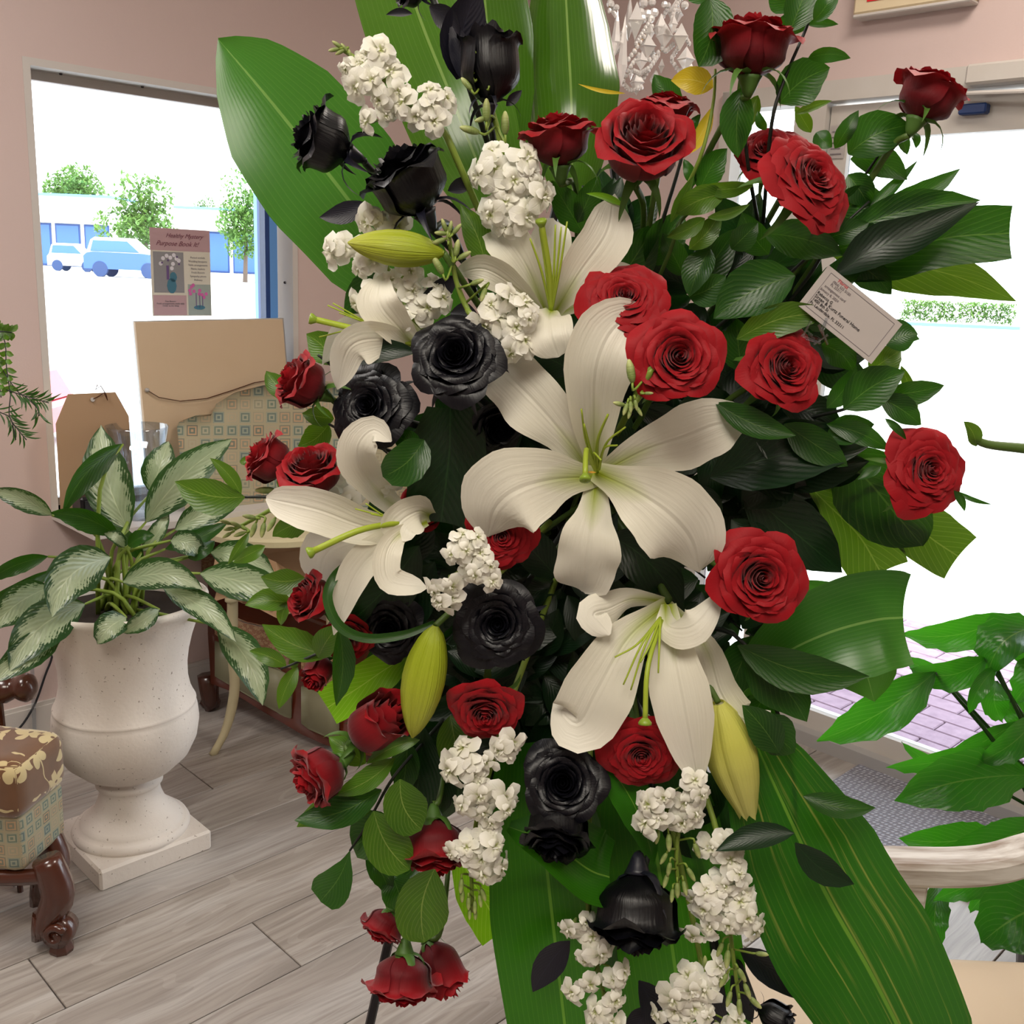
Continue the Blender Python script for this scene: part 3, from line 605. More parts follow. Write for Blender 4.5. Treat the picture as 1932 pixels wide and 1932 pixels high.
def ptext(s, u, v, size, mat='ink_grey', shear=0): text(s, size, WL(PS0+(PS1-PS0)*u, PZ0+(PZ1-PZ0)*v, PO-.0016), aL, (0, 0, 1), mat, t, ext=.0002, shear=shear)
plain('script_plum', (120, 70, 84), .7)
ptext('Healthy Mystery', .56, .92, .019, 'script_plum', .5); ptext('Purpose Book It!', .44, .83, .021, 'script_plum', .5)
for i, s in enumerate(('Potted orchids', 'Wedding bouquets', 'Table arrangements', 'Plants, baskets', 'Fresh flowers', 'Sympathy pieces', 'Delivery')): ptext(s, .78, .68-.043*i, .0085)
for i, s in enumerate(('Fine flowers', 'Fresh arrangements made daily', 'Order in the shop')): ptext(s, .3, .17-.026*i, .0075)
# ---------------------------------------------------------------- settee, side table, boxes
def tilefab(name, pale):
    t = NT(name); uv = t.n('ShaderNodeUVMap').outputs[0]; m = t.mapv(uv, (1, 1, 1)); x, y, _ = t.sep(m)
    fx = t.math('FRACT', x); fy = t.math('FRACT', y); d = t.math('MAXIMUM', t.math('ABSOLUTE', t.math('SUBTRACT', fx, .5)), t.math('ABSOLUTE', t.math('SUBTRACT', fy, .5)))
    cell = t.n('ShaderNodeTexWhiteNoise', noise_dimensions='2D'); fl = t.n('ShaderNodeVectorMath', operation='FLOOR'); t.link(m, fl.inputs[0]); t.link(fl.outputs[0], cell.inputs[0])
    a = t.ramp(cell.outputs[0], [(0, lin(96, 110, 108)), (.35, lin(110, 124, 108)), (.6, lin(172, 156, 128)), (.85, lin(178, 148, 116))])
    a2 = t.ramp(cell.outputs[0], [(0, lin(140, 148, 132)), (.5, lin(168, 160, 134)), (1, lin(104, 112, 100))])
    r = t.n('ShaderNodeValToRGB'); t.link(d, r.inputs[0]); r.color_ramp.interpolation = 'CONSTANT'; e = r.color_ramp.elements
    e[0].position = 0; e[0].color = (0, 0, 0, 1); e[1].position = .10; e[1].color = (1, 1, 1, 1)
    for p_, v in ((.22, 0), (.33, 1), (.40, .5)):
        q = e.new(p_); q.color = (v, v, v, 1)
    col = t.mix(r.outputs[0], a, a2); col = t.mix(t.math('GREATER_THAN', d, .42), col, lin(*pale))
    MAT[name] = t.surf(col, .8, nrm=t.bump(t.noise(300, uv), .2, .002))
tilefab('tile_fabric', (164, 154, 126))
def velvet(name, ground, fig, sc=9):
    t = NT(name); uv = t.n('ShaderNodeUVMap').outputs[0]
    wv = t.n('ShaderNodeVectorMath', operation='MULTIPLY_ADD'); t.link(t.n('ShaderNodeTexNoise', i_Scale=5.0, i_Vector=uv).outputs[1], wv.inputs[0]); wv.inputs[1].default_value = (.12, .12, 0); t.link(uv, wv.inputs[2])
    vo = t.n('ShaderNodeTexVoronoi', i_Scale=float(sc), i_Vector=wv.outputs[0]); vo2 = t.n('ShaderNodeTexVoronoi', i_Scale=float(sc*3), i_Vector=wv.outputs[0])
    df = t.n('ShaderNodeVectorMath', operation='SUBTRACT'); t.link(wv.outputs[0], df.inputs[0]); t.link(vo.outputs['Position'], df.inputs[1]); dx_, dy_, _ = t.sep(df.outputs[0])
    ang_ = t.math('ARCTAN2', dy_, dx_); rr_ = t.math('POWER', t.math('ADD', t.math('MULTIPLY', dx_, dx_), t.math('MULTIPLY', dy_, dy_)), .5)
    lim = t.math('MULTIPLY', t.math('ADD', t.math('MULTIPLY', t.math('ABSOLUTE', t.math('SINE', t.math('MULTIPLY', ang_, 2.5))), .6), .35), .42/sc)
    f = t.math('MULTIPLY', t.math('LESS_THAN', rr_, lim), t.math('GREATER_THAN', rr_, .05/sc))
    vine = t.math('LESS_THAN', t.math('ABSOLUTE', t.math('SUBTRACT', t.noise(sc*.55, wv.outputs[0], 1), .5)), .006)
    f = t.math('MAXIMUM', f, vine)
    g = t.mix(t.noise(6, uv, 4), lin(*ground), lin(*[min(255, int(k*1.35)) for k in ground]))
    MAT[name] = t.surf(t.mix(f, g, lin(*fig)), .8, nrm=t.bump(f, .5, .004), sheen=.5)
velvet('brown_velvet', (84, 54, 26), (196, 178, 130), 3.4); velvet('settee_velvet', (120, 84, 60), (170, 140, 104), 7)
plain('satin_green', (134, 132, 106), .4); plain('settee_wood', (88, 34, 16), .3, coat=.4)
DSET = 3.35
def MS(x, y, d=0): return PD(x, y, DSET+d+(.14-.30*max(0, min(1, (600-x)/260)) if y <= 1010 else .05-.30*max(0, min(1, (x-392)/330))))
def pgrid(name, rows, mat, parent, th=.05, uvs=(8, 8), nrm=None):
    """a padded panel: rows of pixel points (x, y, d) lofted, thickened backwards"""
    V, U = [], []; nr, ncl = len(rows), len(rows[0])
    for i, r in enumerate(rows):
        for j, q in enumerate(r): V.append(MS(*q)); U.append((q[0]/25, -q[1]/25) if uvs is None else (j/(ncl-1)*uvs[0], i/(nr-1)*uvs[1]))
    k = len(V); V += [v+fw*th*np.array([1, 1, 0]) for v in V]; U = U+U
    Fc = [(i*ncl+j, i*ncl+j+1, (i+1)*ncl+j+1, (i+1)*ncl+j) for i in range(nr-1) for j in range(ncl-1)]
    Fc += [tuple(x+k for x in f)[::-1] for f in Fc]
    ring = [j for j in range(ncl)]+[i*ncl+ncl-1 for i in range(1, nr)]+[(nr-1)*ncl+j for j in range(ncl-2, -1, -1)]+[i*ncl for i in range(nr-2, 0, -1)]
    Fc += [(ring[i], ring[(i+1) % len(ring)], ring[(i+1) % len(ring)]+k, ring[i]+k) for i in range(len(ring))]
    return wm(name, V, Fc, mat, parent, U)
st = thing('settee', hz(600, 1420, 0)+np.array([.1, .4, 0]), 'carved mahogany settee in diamond tile fabric standing against the left wall', 'settee')
top = [(334, 806), (338, 796), (360, 788), (398, 784), (408, 762), (440, 742), (490, 730), (540, 728), (600, 724), (680, 730), (760, 740)]
rows = []
for v in (0, .12, .35, .65, 1):
    rows.append([(x+v*20, y+(1010-y)*v, -.07*math.sin(v*2.2)-(0 if j else .0)) for j, (x, y) in enumerate(top)])
pgrid('backrest', rows, 'tile_fabric', st, .09, None)
rows = [[(380+j*60, y+j*6, d) for j in range(7)] for y, d in ((1012, .12), (1035, .05), (1060, .02), (1085, .0))]
pgrid('seat_cushion', rows, 'settee_velvet', st, .3, (6, 2))
ap0 = [(392, 1195), (420, 1215), (450, 1232), (490, 1248), (530, 1262), (570, 1276), (610, 1292), (660, 1306), (720, 1316)]
ap1 = [(398, 1290), (430, 1302), (460, 1320), (495, 1342), (530, 1362), (570, 1386), (610, 1404), (660, 1420), (720, 1430)]
pgrid('apron', [[(x, y-110, .0) for x, y in ap0], [(x, y, .0) for x, y in ap0], [(x, y, .0) for x, y in ap1]], 'settee_wood', st, .05, (6, 2))
def pad(x0, x1, t0, t1, mat, nm):
    xs = np.linspace(x0, x1, 6); f0 = lambda x: np.interp(x, *zip(*ap0)); f1 = lambda x: np.interp(x, *zip(*ap1)); rows = []
    for v, d in ((0, -.005), (.06, -.025), (.5, -.035), (.94, -.025), (1, -.005)):
        rows.append([(x+(6 if i in (0,) else -6 if i == 5 else 0)*(1 if v in (0, 1) else 0), f0(x)+(f1(x)-f0(x))*(t0+(t1-t0)*v), d+(.018 if i in (0, 5) else 0)) for i, x in enumerate(xs)])
    return pgrid(nm, rows, mat, st, .02, (2, 2))
pad(405, 550, -.75, -.05, 'settee_velvet', 'padded_panel'); pad(405, 550, .02, .86, 'satin_green', 'padded_panel'); pad(568, 640, -.5, .08, 'settee_velvet', 'padded_panel'); pad(568, 640, .14, .86, 'satin_green', 'padded_panel')
for x, y in ((392, 1300), (700, 1425)):
    p = MS(x, y, .05); q = np.array([p[0], p[1]+.02, 0.0]); b = MB(); b.tube(catmull([p+[0, 0, .05], p+[.01, 0, -.06], (p+q)/2+[.02, 0, 0], q+[-.01, 0, .03], q+[0, 0, .004]], 12), [.035, .034, .03, .026, .022, .02, .018, .02, .024, .026, .024, .02], 8); b.build('leg', 'dark_wood', st, True)
foot = hz(430, 1416, 0); TC = np.array([foot[0]+.14, foot[1]+.14, 0]); TZ = .715
tb = thing('side_table', TC, 'round cream side table on slender curved bamboo legs behind the urn plant', 'table')
b = MB(); b.lathe([(0, TZ), (.235, TZ), (.25, TZ-.006), (.25, TZ-.022), (.235, TZ-.028), (0, TZ-.028)], TC, 40); b.build('tabletop', 'bamboo_cream', tb)
for k in range(3):
    a = math.radians(225+120*k) if k else math.atan2(foot[1]-TC[1], foot[0]-TC[0]); e = np.array([math.cos(a), math.sin(a), 0]); R0 = .2
    pts = [TC+e*(R0-.02)+[0, 0, TZ-.03], TC+e*(R0-.03)+[0, 0, .5], TC+e*(R0-.025)+[0, 0, .33], TC+e*(R0-.03)+[0, 0, .2], TC+e*(R0+.0)+[0, 0, .08], TC+e*(R0+.05)+[0, 0, .0]]
    lg = MB(); lg.tube(catmull(pts, 20), [.017]*8+[.016]*6+[.015, .014, .013, .012, .012, .013], 10); lg = lg.build('leg', 'bamboo_cream', tb, True)
    for z in (.49, .3):
        b = MB(); c = TC+e*(R0-.028); b.lathe([(.017, z-.008), (.021, z-.004), (.021, z+.004), (.017, z+.008)], c, 14); b.build('node_ring', 'bamboo_cream', lg, True)
def carton(name, label, c, sz, ang, mat='kraft'):
    ax = np.array([[math.cos(ang), math.sin(ang), 0], [-math.sin(ang), math.cos(ang), 0], [0, 0, 1]]); t = thing(name, c, label, 'box')
    b = MB(); x, y, z = sz
    for sx, w_ in ((1, 1), (-1, 1)): b.box(np.array(c)+np.array([sx*x/2, 0, z/2]) @ ax, (.004, y, z), ax); b.box(np.array(c)+np.array([0, sx*y/2, z/2]) @ ax, (x, .004, z), ax)
    b.box(np.array(c)+[0, 0, .003], (x, y, .004), ax); b.build('carton_wall', mat, t)
    for sx in (1, -1):
        f = np.array([ax[0], ax[1]*math.cos(.5)+np.array([0, 0, 1])*math.sin(.5)*sx, np.cross(ax[0], ax[1]*math.cos(.5)+np.array([0, 0, 1])*math.sin(.5)*sx)])
        b = MB(); b.box(np.array(c)+np.array([0, sx*(y/2+y*.2), z+y*.11]) @ ax, (x, y*.46, .004), f); b.build('flap', mat, t)
cB = PD(560, 1085, 3.0); cB = PD(545, 1078, 3.25); carton('cardboard_box', 'open brown cardboard box lying on the settee seat', (cB[0], cB[1], cB[2]), (.22, .16, .09), .5)
# kraft paper wrap lying on the table under the plant leaves
pw = PD(455, 1085, 2.92); t = thing('paper_wrap', pw, 'crumpled tan wrapping paper under the drooping silver leaves', 'wrapping paper')
r = random.Random(5); V = []; Fc = []
for i in range(7):
    for j in range(7): V.append(PD(405+j*24, 1040+i*14+j*6, 2.9)+np.array([0, 0, r.uniform(-.02, .02)])+fw*r.uniform(-.03, .03))
Fc = [(i*7+j, i*7+j+1, (i+1)*7+j+1, (i+1)*7+j) for i in range(6) for j in range(6)]; wm('sheet', V, Fc, 'kraft', t, smooth=False)
# ---------------------------------------------------------------- velvet chair (its front corner shows)
cc = hz(92, 1806, 0); ch = thing('footstool', cc+np.array([-.3, .1, 0]), 'brown floral velvet footstool with a checked fabric band and carved scroll foot', 'footstool')
zc = lambda x, y: PD(x, y, depth(PD(60, 1600, 2.2)))
cA = math.radians(-8); cx = np.array([math.cos(cA), math.sin(cA), 0]); cy = np.array([-math.sin(cA), math.cos(cA), 0]); CX = np.array([cx, cy, [0, 0, 1]])
def boxat(nm, p_front_right, sz, mat, bev, par, rot=CX, uvs=3.0):
    import bmesh
    c = np.array(p_front_right)+np.array([-sz[0]/2, sz[1]/2, sz[2]/2]) @ rot; bm = bmesh.new(); bmesh.ops.create_cube(bm, size=1)
    bmesh.ops.subdivide_edges(bm, edges=bm.edges, cuts=13, use_grid_fill=True); hs = np.array(sz)/2
    for v in bm.verts:
        q = np.array(v.co); q = np.sign(q)*(.5*np.minimum(1, np.abs(q)*2))*2*hs
        w_ = np.array(v.co)*2; w_ = np.sign(w_)*np.abs(w_)**.55; q = w_*hs; inn = np.clip(q, -(hs-bev), hs-bev); d_ = q-inn; L_ = np.linalg.norm(d_)
        if L_ > 1e-9: q = inn+d_/L_*bev
        v.co = Vector(q)
    bm.normal_update()
    r = random.Random(9)
    V = [c+np.array([v.co.x, v.co.y, v.co.z+.003*math.sin(v.co.x*22)*math.cos(v.co.y*19)]) @ rot for v in bm.verts]; U = []
    for v in bm.verts:
        n = v.normal
        if abs(n.z) > .7: U.append((v.co.x*uvs, v.co.y*uvs))
        elif abs(n.x) > .7: U.append((v.co.y*uvs+sz[0]/2*uvs, v.co.z*uvs))
        else: U.append((v.co.x*uvs, v.co.z*uvs))
    Fc = [[v.index for v in f.verts] for f in bm.faces]; bm.free(); return wm(nm, V, Fc, mat, par, U)
FR = cc+np.array([.02, .0, 0])
def cz_at(y): return (O+ray(60, y)*((FR[1]-.02)/ray(60, y)[1]))[2]
zt_, zm_, zb_ = cz_at(1448), cz_at(1560), cz_at(1655)
boxat('seat_cushion', FR+np.array([-.05, -.02, zm_]), (.62, .19, zt_-zm_), 'brown_velvet', .035, ch, uvs=3.2)
o = boxat('fabric_band', FR+np.array([-.062, .0, zb_-.01]), (.6, .17, zm_-zb_+.02), 'tile_fabric', .02, ch, uvs=34)
V, U = [], []
b = MB(); b.tube(catmull([FR+np.array([0, .02, zb_-.02]), FR+np.array([-.15, .02, zb_-.03]), FR+np.array([-.32, .02, zb_-.0]), FR+np.array([-.5, .02, zb_-.03])], 14), .018, 8); b.build('front_rail', 'dark_wood', ch, True)
def cab_leg(px, py=0):
    b = MB(); c = FR+np.array([px, .02+py, 0]); pts = [c+[-.02, 0, zb_+.02], c+[-.005, 0, zb_-.03], c+[.0, 0, zb_-.07], c+[-.02, 0, zb_-.12], c+[-.038, 0, zb_-.17], c+[-.034, 0, .10], c+[-.01, -.005, .065], c+[.01, -.01, .05]]
    n_ = 20; rr_ = np.interp(np.linspace(0, 1, n_), [0, .15, .3, .5, .7, .85, 1], [.03, .034, .036, .028, .021, .02, .024]); b.tube(catmull(pts, n_), rr_, 10)
    L_ = b.build('leg', 'dark_wood', ch, True)
    sp = [c+np.array([.0+.024*(1-k/22)*math.cos(.5+k*.42), -.028, .058+.024*(1-k/22)*math.sin(.5+k*.42)]) for k in range(20)]
    b = MB(); b.tube(sp, np.linspace(.010, .004, 20), 7); b.build('scroll', 'dark_wood', L_, True)
    b = MB(); b.lathe([(0, -.026), (.03, -.026), (.034, 0), (.03, .026), (0, .026)], c+[0, 0, .056], 18, np.array([[1, 0, 0], [0, 0, 1], [0, 1, 0]])); b.build('scroll_core', 'dark_wood', L_, True)
    b = MB(); b.lathe([(.0, 0), (.024, 0), (.027, .012), (.022, .028), (.018, .03)], c, 8); b.build('foot', 'dark_wood', L_)
cab_leg(0); cab_leg(-.5); cab_leg(-.06, .12); cab_leg(-.5, .12)
pk = PD(30, 1306, 2.35); t = thing('turned_knob_stand', (pk[0]-.1, pk[1], 0), 'glossy turned mahogany knob on a thin stand behind the velvet footstool', 'stand')
kx = np.array([math.cos(.25), 0.0, math.sin(.12)]); kx /= np.linalg.norm(kx); ky = np.cross([0, 1., 0], kx); 
b = MB(); b.lathe([(.0, -.16), (.02, -.16), (.022, -.07), (.03, -.055), (.033, -.03), (.026, -.014), (.022, -.008), (.03, .004), (.034, .018), (.028, .032), (.012, .04), (0, .041)], PD(35, 1298, 2.35), 24, np.array([ky, [0, 1, 0], kx])); b.build('knob', 'dark_wood', t, True)
b = MB(); b.tube([PD(0, 1325, 2.36), np.array([*PD(18, 1420, 2.36)[:2], 0.0])], .007, 8); b.build('rod', 'dark_wood', t)
b = MB(); b.tube([PD(-8, 1325, 2.38), np.array([*PD(8, 1420, 2.38)[:2], 0.0])], .004, 8); b.build('rod', 'pale_metal', t)
t = thing('power_cord', WL(-1.9, .3, -.02), 'thin black cord hanging down the left wall behind the urn', 'cord')
b = MB(); b.tube(catmull([wallpt(110, 1180, -.01), wallpt(98, 1240, -.012), wallpt(86, 1272, -.012), wallpt(66, 1328, -.02), wallpt(40, 1370, -.03), wallpt(20, 1384, -.05)], 18), .0035, 6); b.build('wire', 'ink_black', t)
t = thing('plastic_tube', wallpt(64, 1390, -.03), 'thin clear plastic strip standing against the left wall', 'strip')
b = MB(); b.tube([wallpt(60, 1245, -.03), wallpt(66, 1400, -.03)], .006, 8); b.build('strip', 'clear_plastic', t)
# ---------------------------------------------------------------- fine fern at the left edge
fn = thing('hanging_fern', PD(-40, 600, 1.6), 'wispy green hanging fern trailing in front of the pink wall beside the left window', 'fern')
MF = lambda x, y, d=0: PD(x, y, 1.6+d)
bk = MF(-190, 560); b = MB(); b.lathe([(0, -.09), (.06, -.085), (.085, -.03), (.09, 0), (.084, 0), (.075, -.03), (0, -.05)], bk, 24); b.build('basket', 'dark_wood', fn, True)
b = MB(); b.tube([bk+[-.088, 0, 0], bk+[0, 0, .22]], .0012, 5); b.tube([bk+[.088, 0, 0], bk+[0, 0, .22]], .0012, 5); b.tube([bk+[0, 0, .22], [bk[0], bk[1], CH]], .0012, 5); b.build('hanger', 'black_metal', fn)
for q in ((-60, 560), (-50, 600), (-40, 760), (-50, 630)): b = MB(); b.tube(catmull([bk+[.03, 0, -.02], bk+[.085, 0, .02], MF(*q)], 10), .0012, 5); b.build('stem', 'dark_stem', fn, True)
r = random.Random(11)
for pth, big in (([(-60, 560), (-20, 600), (8, 640), (12, 690), (20, 745)], 1), ([(-50, 600), (-10, 655), (-4, 700), (2, 750)], 1), ([(0, 690), (30, 735), (50, 750), (70, 770), (74, 785)], 0), ([(20, 745), (18, 785), (35, 812), (50, 830)], 0), ([(-40, 760), (0, 778), (20, 790), (30, 830)], 0), ([(-50, 630), (-10, 625), (22, 627)], 2), ([(10, 735), (50, 748), (92, 760)], 0)):
    P = catmull([MF(*q) for q in pth], 14); b = MB(); b.tube(P, .0009, 5); b.build('stem', 'dark_stem', fn, True)
    for i in range(2, 14):
        for sg in (-1, 1):
            if big == 0 and r.random() < .35: continue
            dd = P[min(i, 13)]-P[i-1]; dd /= np.linalg.norm(dd); sd = np.cross(dd, fw)*sg; L_ = (.017 if big else .024)*r.uniform(.7, 1.2); e = P[i-1]+(sd*.9+dd*(.5 if big else 1.0))*L_*.8+fw*r.uniform(-.4, .4)*L_
            V, Fc, U = ribbon([P[i-1], (P[i-1]+e)/2+dd*L_*.12, e], (.0045 if big else .0014), 'leaf', .2, n=6, m=2); wm('leaf', V, Fc, 'ruscus_green' if big else 'salal_green', fn, U)
# ---------------------------------------------------------------- chandelier
def crystal():
    t = NT('crystal'); g = t.n('ShaderNodeBsdfGlossy', i_Roughness=.15, i_Color=(1, .98, .95, 1)); a = t.n('ShaderNodeBsdfTransparent', i_Color=(.95, .92, .88, 1)); m = t.n('ShaderNodeMixShader', i_0=.55); t.link(a.outputs[0], m.inputs[1]); t.link(g.outputs[0], m.inputs[2])
    d = t.n('ShaderNodeBsdfDiffuse', i_Color=(1, .98, .96, 1)); m2 = t.n('ShaderNodeMixShader', i_0=.5); t.link(m.outputs[0], m2.inputs[1]); t.link(d.outputs[0], m2.inputs[2]); t.link(m2.outputs[0], t.out.inputs[0]); MAT['crystal'] = t.m
crystal()
DC = 2.6; ctr = PD(1235, -60, DC+.1)
cl = thing('chandelier', ctr, 'crystal chandelier with hanging diamond drops in front of the pink wall', 'chandelier')
def cmesh(nm, prof, n): b = MB(); b.lathe(prof, n=n); return mk(nm, b.V, b.F, 'crystal', smooth=False)
dia = cmesh('crystal_drop', [(0, .5), (.22, .05), (.27, 0), (.22, -.05), (0, -.5)], 4); lng = cmesh('crystal_drop', [(0, .5), (.07, .25), (.12, -.05), (.15, -.2), (0, -.5)], 6); bead = cmesh('crystal_bead', [(0, .5), (.4, .3), (.5, 0), (.4, -.3), (0, -.5)], 8)
def hang(nm, me, x, y, hpx, d=0, wide=1.0, par=None):
    p = PD(x, y, DC+d); s = hpx*px2m(p); m = Matrix.Translation(Vector(p-ORG[cl.name])) @ Matrix.Rotation(rnd.uniform(0, 3), 4, 'Z') @ Matrix.Diagonal((s*wide, s*wide, s, 1)); return put(nm, me, par or cl, m)
for (x, y, h, wd_) in ((1176, 96, 112, .6), (1163, 62, 70, .9), (1200, 40, 60, 1.2), (1222, 88, 40, 1.7), (1210, 115, 30, 1.6), (1202, 156, 40, 1.4), (1236, 150, 34, 1.3), (1254, 68, 40, 1.6), (1246, 52, 44, 1.2), (1274, 26, 46, 1.5), (1284, 70, 44, 1.6), (1294, 112, 40, 1.6), (1298, 128, 34, 1.4), (1270, 46, 30, 1.2), (1226, 62, 30, 1.2), (1187, 35, 70, .8), (1231, 100, 22, 1.3), (1190, 140, 20, 1), (1248, 125, 24, 1.2)):
    hang('crystal_drop', lng if h > 60 else dia, x, y, h*1.15, rnd.uniform(-.06, .06), wd_*.9)
strings = [[(1150, 0), (1155, 18), (1162, 30)], [(1160, 90), (1170, 70), (1180, 52)], [(1200, 82), (1212, 62), (1226, 40)], [(1198, 98), (1222, 114), (1250, 92)], [(1186, 112), (1205, 84), (1230, 50)], [(1176, 152), (1192, 122), (1204, 108)], [(1215, 146), (1230, 122), (1242, 104)], [(1196, 134), (1208, 138), (1222, 130)], [(1238, 60), (1250, 34), (1262, 10)],
  [(1250, 88), (1256, 96), (1270, 84)], [(1268, 34), (1276, 10), (1290, -8)], [(1268, 108), (1280, 88), (1288, 60)], [(1268, 116), (1284, 134), (1300, 112)], [(1272, 56), (1290, 66), (1300, 82)], [(1156, 96), (1163, 98), (1170, 90)], [(1290, 160), (1300, 150), (1320, 140)], [(1178, 160), (1190, 170), (1210, 165)], [(1150, 20), (1150, -20), (1150, -60)], [(1205, 30), (1215, 0), (1225, -40)], [(1278, 20), (1282, -20), (1285, -60)]]
for sx in strings:
    P = catmull([PD(x, y, DC+rnd.uniform(-.02, .02)) for x, y in sx], 8)
    b = MB(); b.tube(P, .0012, 4); so = b.build('chain', 'brass', cl); 
    for q in P: 
        s = .011; put('crystal_bead', bead, so, Matrix.Translation(Vector(q-ORG[cl.name]-ORG[so.name] if so.name in ORG else q-ORG[cl.name])) @ Matrix.Diagonal((s, s, s*1.3, 1)))
for (x, y, h) in ((1152, 8, 16), (1163, 14, 12), (1214, 6, 18), (1230, 4, 16), (1208, 24, 18), (1222, 28, 20), (1234, 24, 18), (1212, 36, 18), (1228, 36, 16), (1200, 46, 16), (1254, 9, 14), (1292, 10, 16)): hang('crystal_bead', bead, x, y, h, .0)
b = MB(); ang = np.linspace(0, 6.283, 33); b.tube([ctr+np.array([.16*math.cos(a), .16*math.sin(a), 0]) for a in ang], .008, 8); b.build('ring', 'brass', cl, True)
b = MB(); b.tube([ctr+[-.16, 0, 0], ctr+[0, 0, .1], ctr+[.16, 0, 0]], .005, 6); b.tube([ctr+[0, 0, .1], [ctr[0], ctr[1], CH]], .005, 6); b.build('hanging_rod', 'brass', cl)
# ---------------------------------------------------------------- right side: mat, whitewashed armchair, peace lily
def matmat():
    t = NT('woven_grey'); uv = t.n('ShaderNodeTexCoord').outputs['Object']; x, y, _ = t.sep(uv)
    h = t.math('MULTIPLY', t.math('SINE', t.math('ADD', t.math('MULTIPLY', x, 260), t.math('MULTIPLY', t.math('SINE', t.math('MULTIPLY', y, 130)), 1.4))), t.math('SINE', t.math('MULTIPLY', y, 330)))
    MAT['woven_grey'] = t.surf(t.ramp(h, [(.2, lin(132, 132, 142)), (.6, lin(182, 184, 194))]), .85, nrm=t.bump(h, .6, .006))
matmat()
m0, m1, m2_ = hz(1645, 1500, .01), hz(1765, 1780, .01), hz(1930, 1690, .01)
t = thing('doormat', (m0+m2_)/2*[1, 1, 0], 'grey woven doormat on the floor inside the glazed door', 'doormat')
mc = (m0+m1)/2+aL*0+np.array([.18, .10, 0]); mc = mc-nR*.10; b = MB(); b.box((mc[0]+.2, mc[1]+.02, .007), (1.05, .56, .012), np.array([aR, nR, [0, 0, 1]]), bev=.004); b.build('weave', 'woven_grey', t)
b = MB()
for sg in (-1, 1): b.box(np.array([mc[0]+.2, mc[1]+.02, .008])+nR*sg*.28, (1.07, .022, .018), np.array([aR, nR, [0, 0, 1]]), bev=.006)
b.build('border', 'photo_grey', t)
def woodwash():
    t = NT('whitewashed_wood'); p = t.n('ShaderNodeNewGeometry').outputs['Position']; n = t.noise(1, t.mapv(p, (6, 60, 60)), 5)
    MAT['whitewashed_wood'] = t.surf(t.ramp(n, [(.35, lin(140, 124, 110)), (.6, lin(206, 202, 196))]), .6, nrm=t.bump(n, .3, .003))
woodwash()
DA = 1.42
MA = lambda x, y, d=0: PD(x, y, DA+d)
seatp = hz(1800, 1800, .46)
am = thing('armchair', (seatp[0]+.3, seatp[1]-.1, 0), 'whitewashed wooden armchair with a plain cream seat beside the spray', 'armchair')
b = MB(); ps = [MA(1560, 1634), MA(1680, 1634), MA(1800, 1636), MA(1880, 1628), MA(1960, 1606), MA(2060, 1590)]
P = catmull(ps, 24); V = []; Fc = []
for i, q in enumerate(P):
    tt = P[min(i+1, 23)]-P[max(i-1, 0)]; tt /= np.linalg.norm(tt); up = np.array([0, 0, 1.]); sd = np.cross(tt, up); sd /= np.linalg.norm(sd)
    for (a_, c_) in ((-.028, -.011), (-.024, -.017), (.024, -.017), (.028, -.011), (.028, .011), (.022, .018), (-.022, .018), (-.028, .011)): V.append(q+sd*a_+np.cross(sd, tt)*c_)
Fc = [(i*8+j, i*8+(j+1) % 8, (i+1)*8+(j+1) % 8, (i+1)*8+j) for i in range(23) for j in range(8)]+[tuple(range(8)), tuple(range(184, 192))[::-1]]
wm('armrest', V, Fc, 'whitewashed_wood', am, smooth=False)
for px_ in (1722, 2040):
    q = MA(px_, 1655, 0); b = MB(); b.box((q[0], q[1], q[2]/2), (.034, .034, q[2]), None, bev=.004); b.build('leg', 'whitewashed_wood', am)
def creammat():
    t = NT('cream_fabric'); p = t.n('ShaderNodeNewGeometry').outputs['Position']; MAT['cream_fabric'] = t.surf(t.mix(t.noise(5, p, 3), lin(196, 178, 152), lin(204, 188, 166)), .7)
creammat()
o = boxat('seat', np.array([seatp[0]+.62, seatp[1]-.52, .38]), (1.12, .52, .08), 'cream_fabric', .02, am, np.eye(3))
for sx, sy in ((-.46, -.49), (.58, -.49)):
    b = MB(); b.box((seatp[0]+sx, seatp[1]+sy, .19), (.04, .04, .38), None, bev=.004); b.build('leg', 'whitewashed_wood', am)
q = MA(2060, 1590); b = MB(); b.box((q[0]+.03, q[1]-.25, .62), (.03, .55, .5), None, bev=.01); b.build('backrest', 'whitewashed_wood', am)
DP = 1.95; MP = lambda x, y, d=0: PD(x, y, DP+d)
pb_ = MP(2090, 1640, .05); pl = thing('peace_lily', (pb_[0], pb_[1], .0), 'large glossy peace lily plant standing in front of the bright glazed door', 'plant')
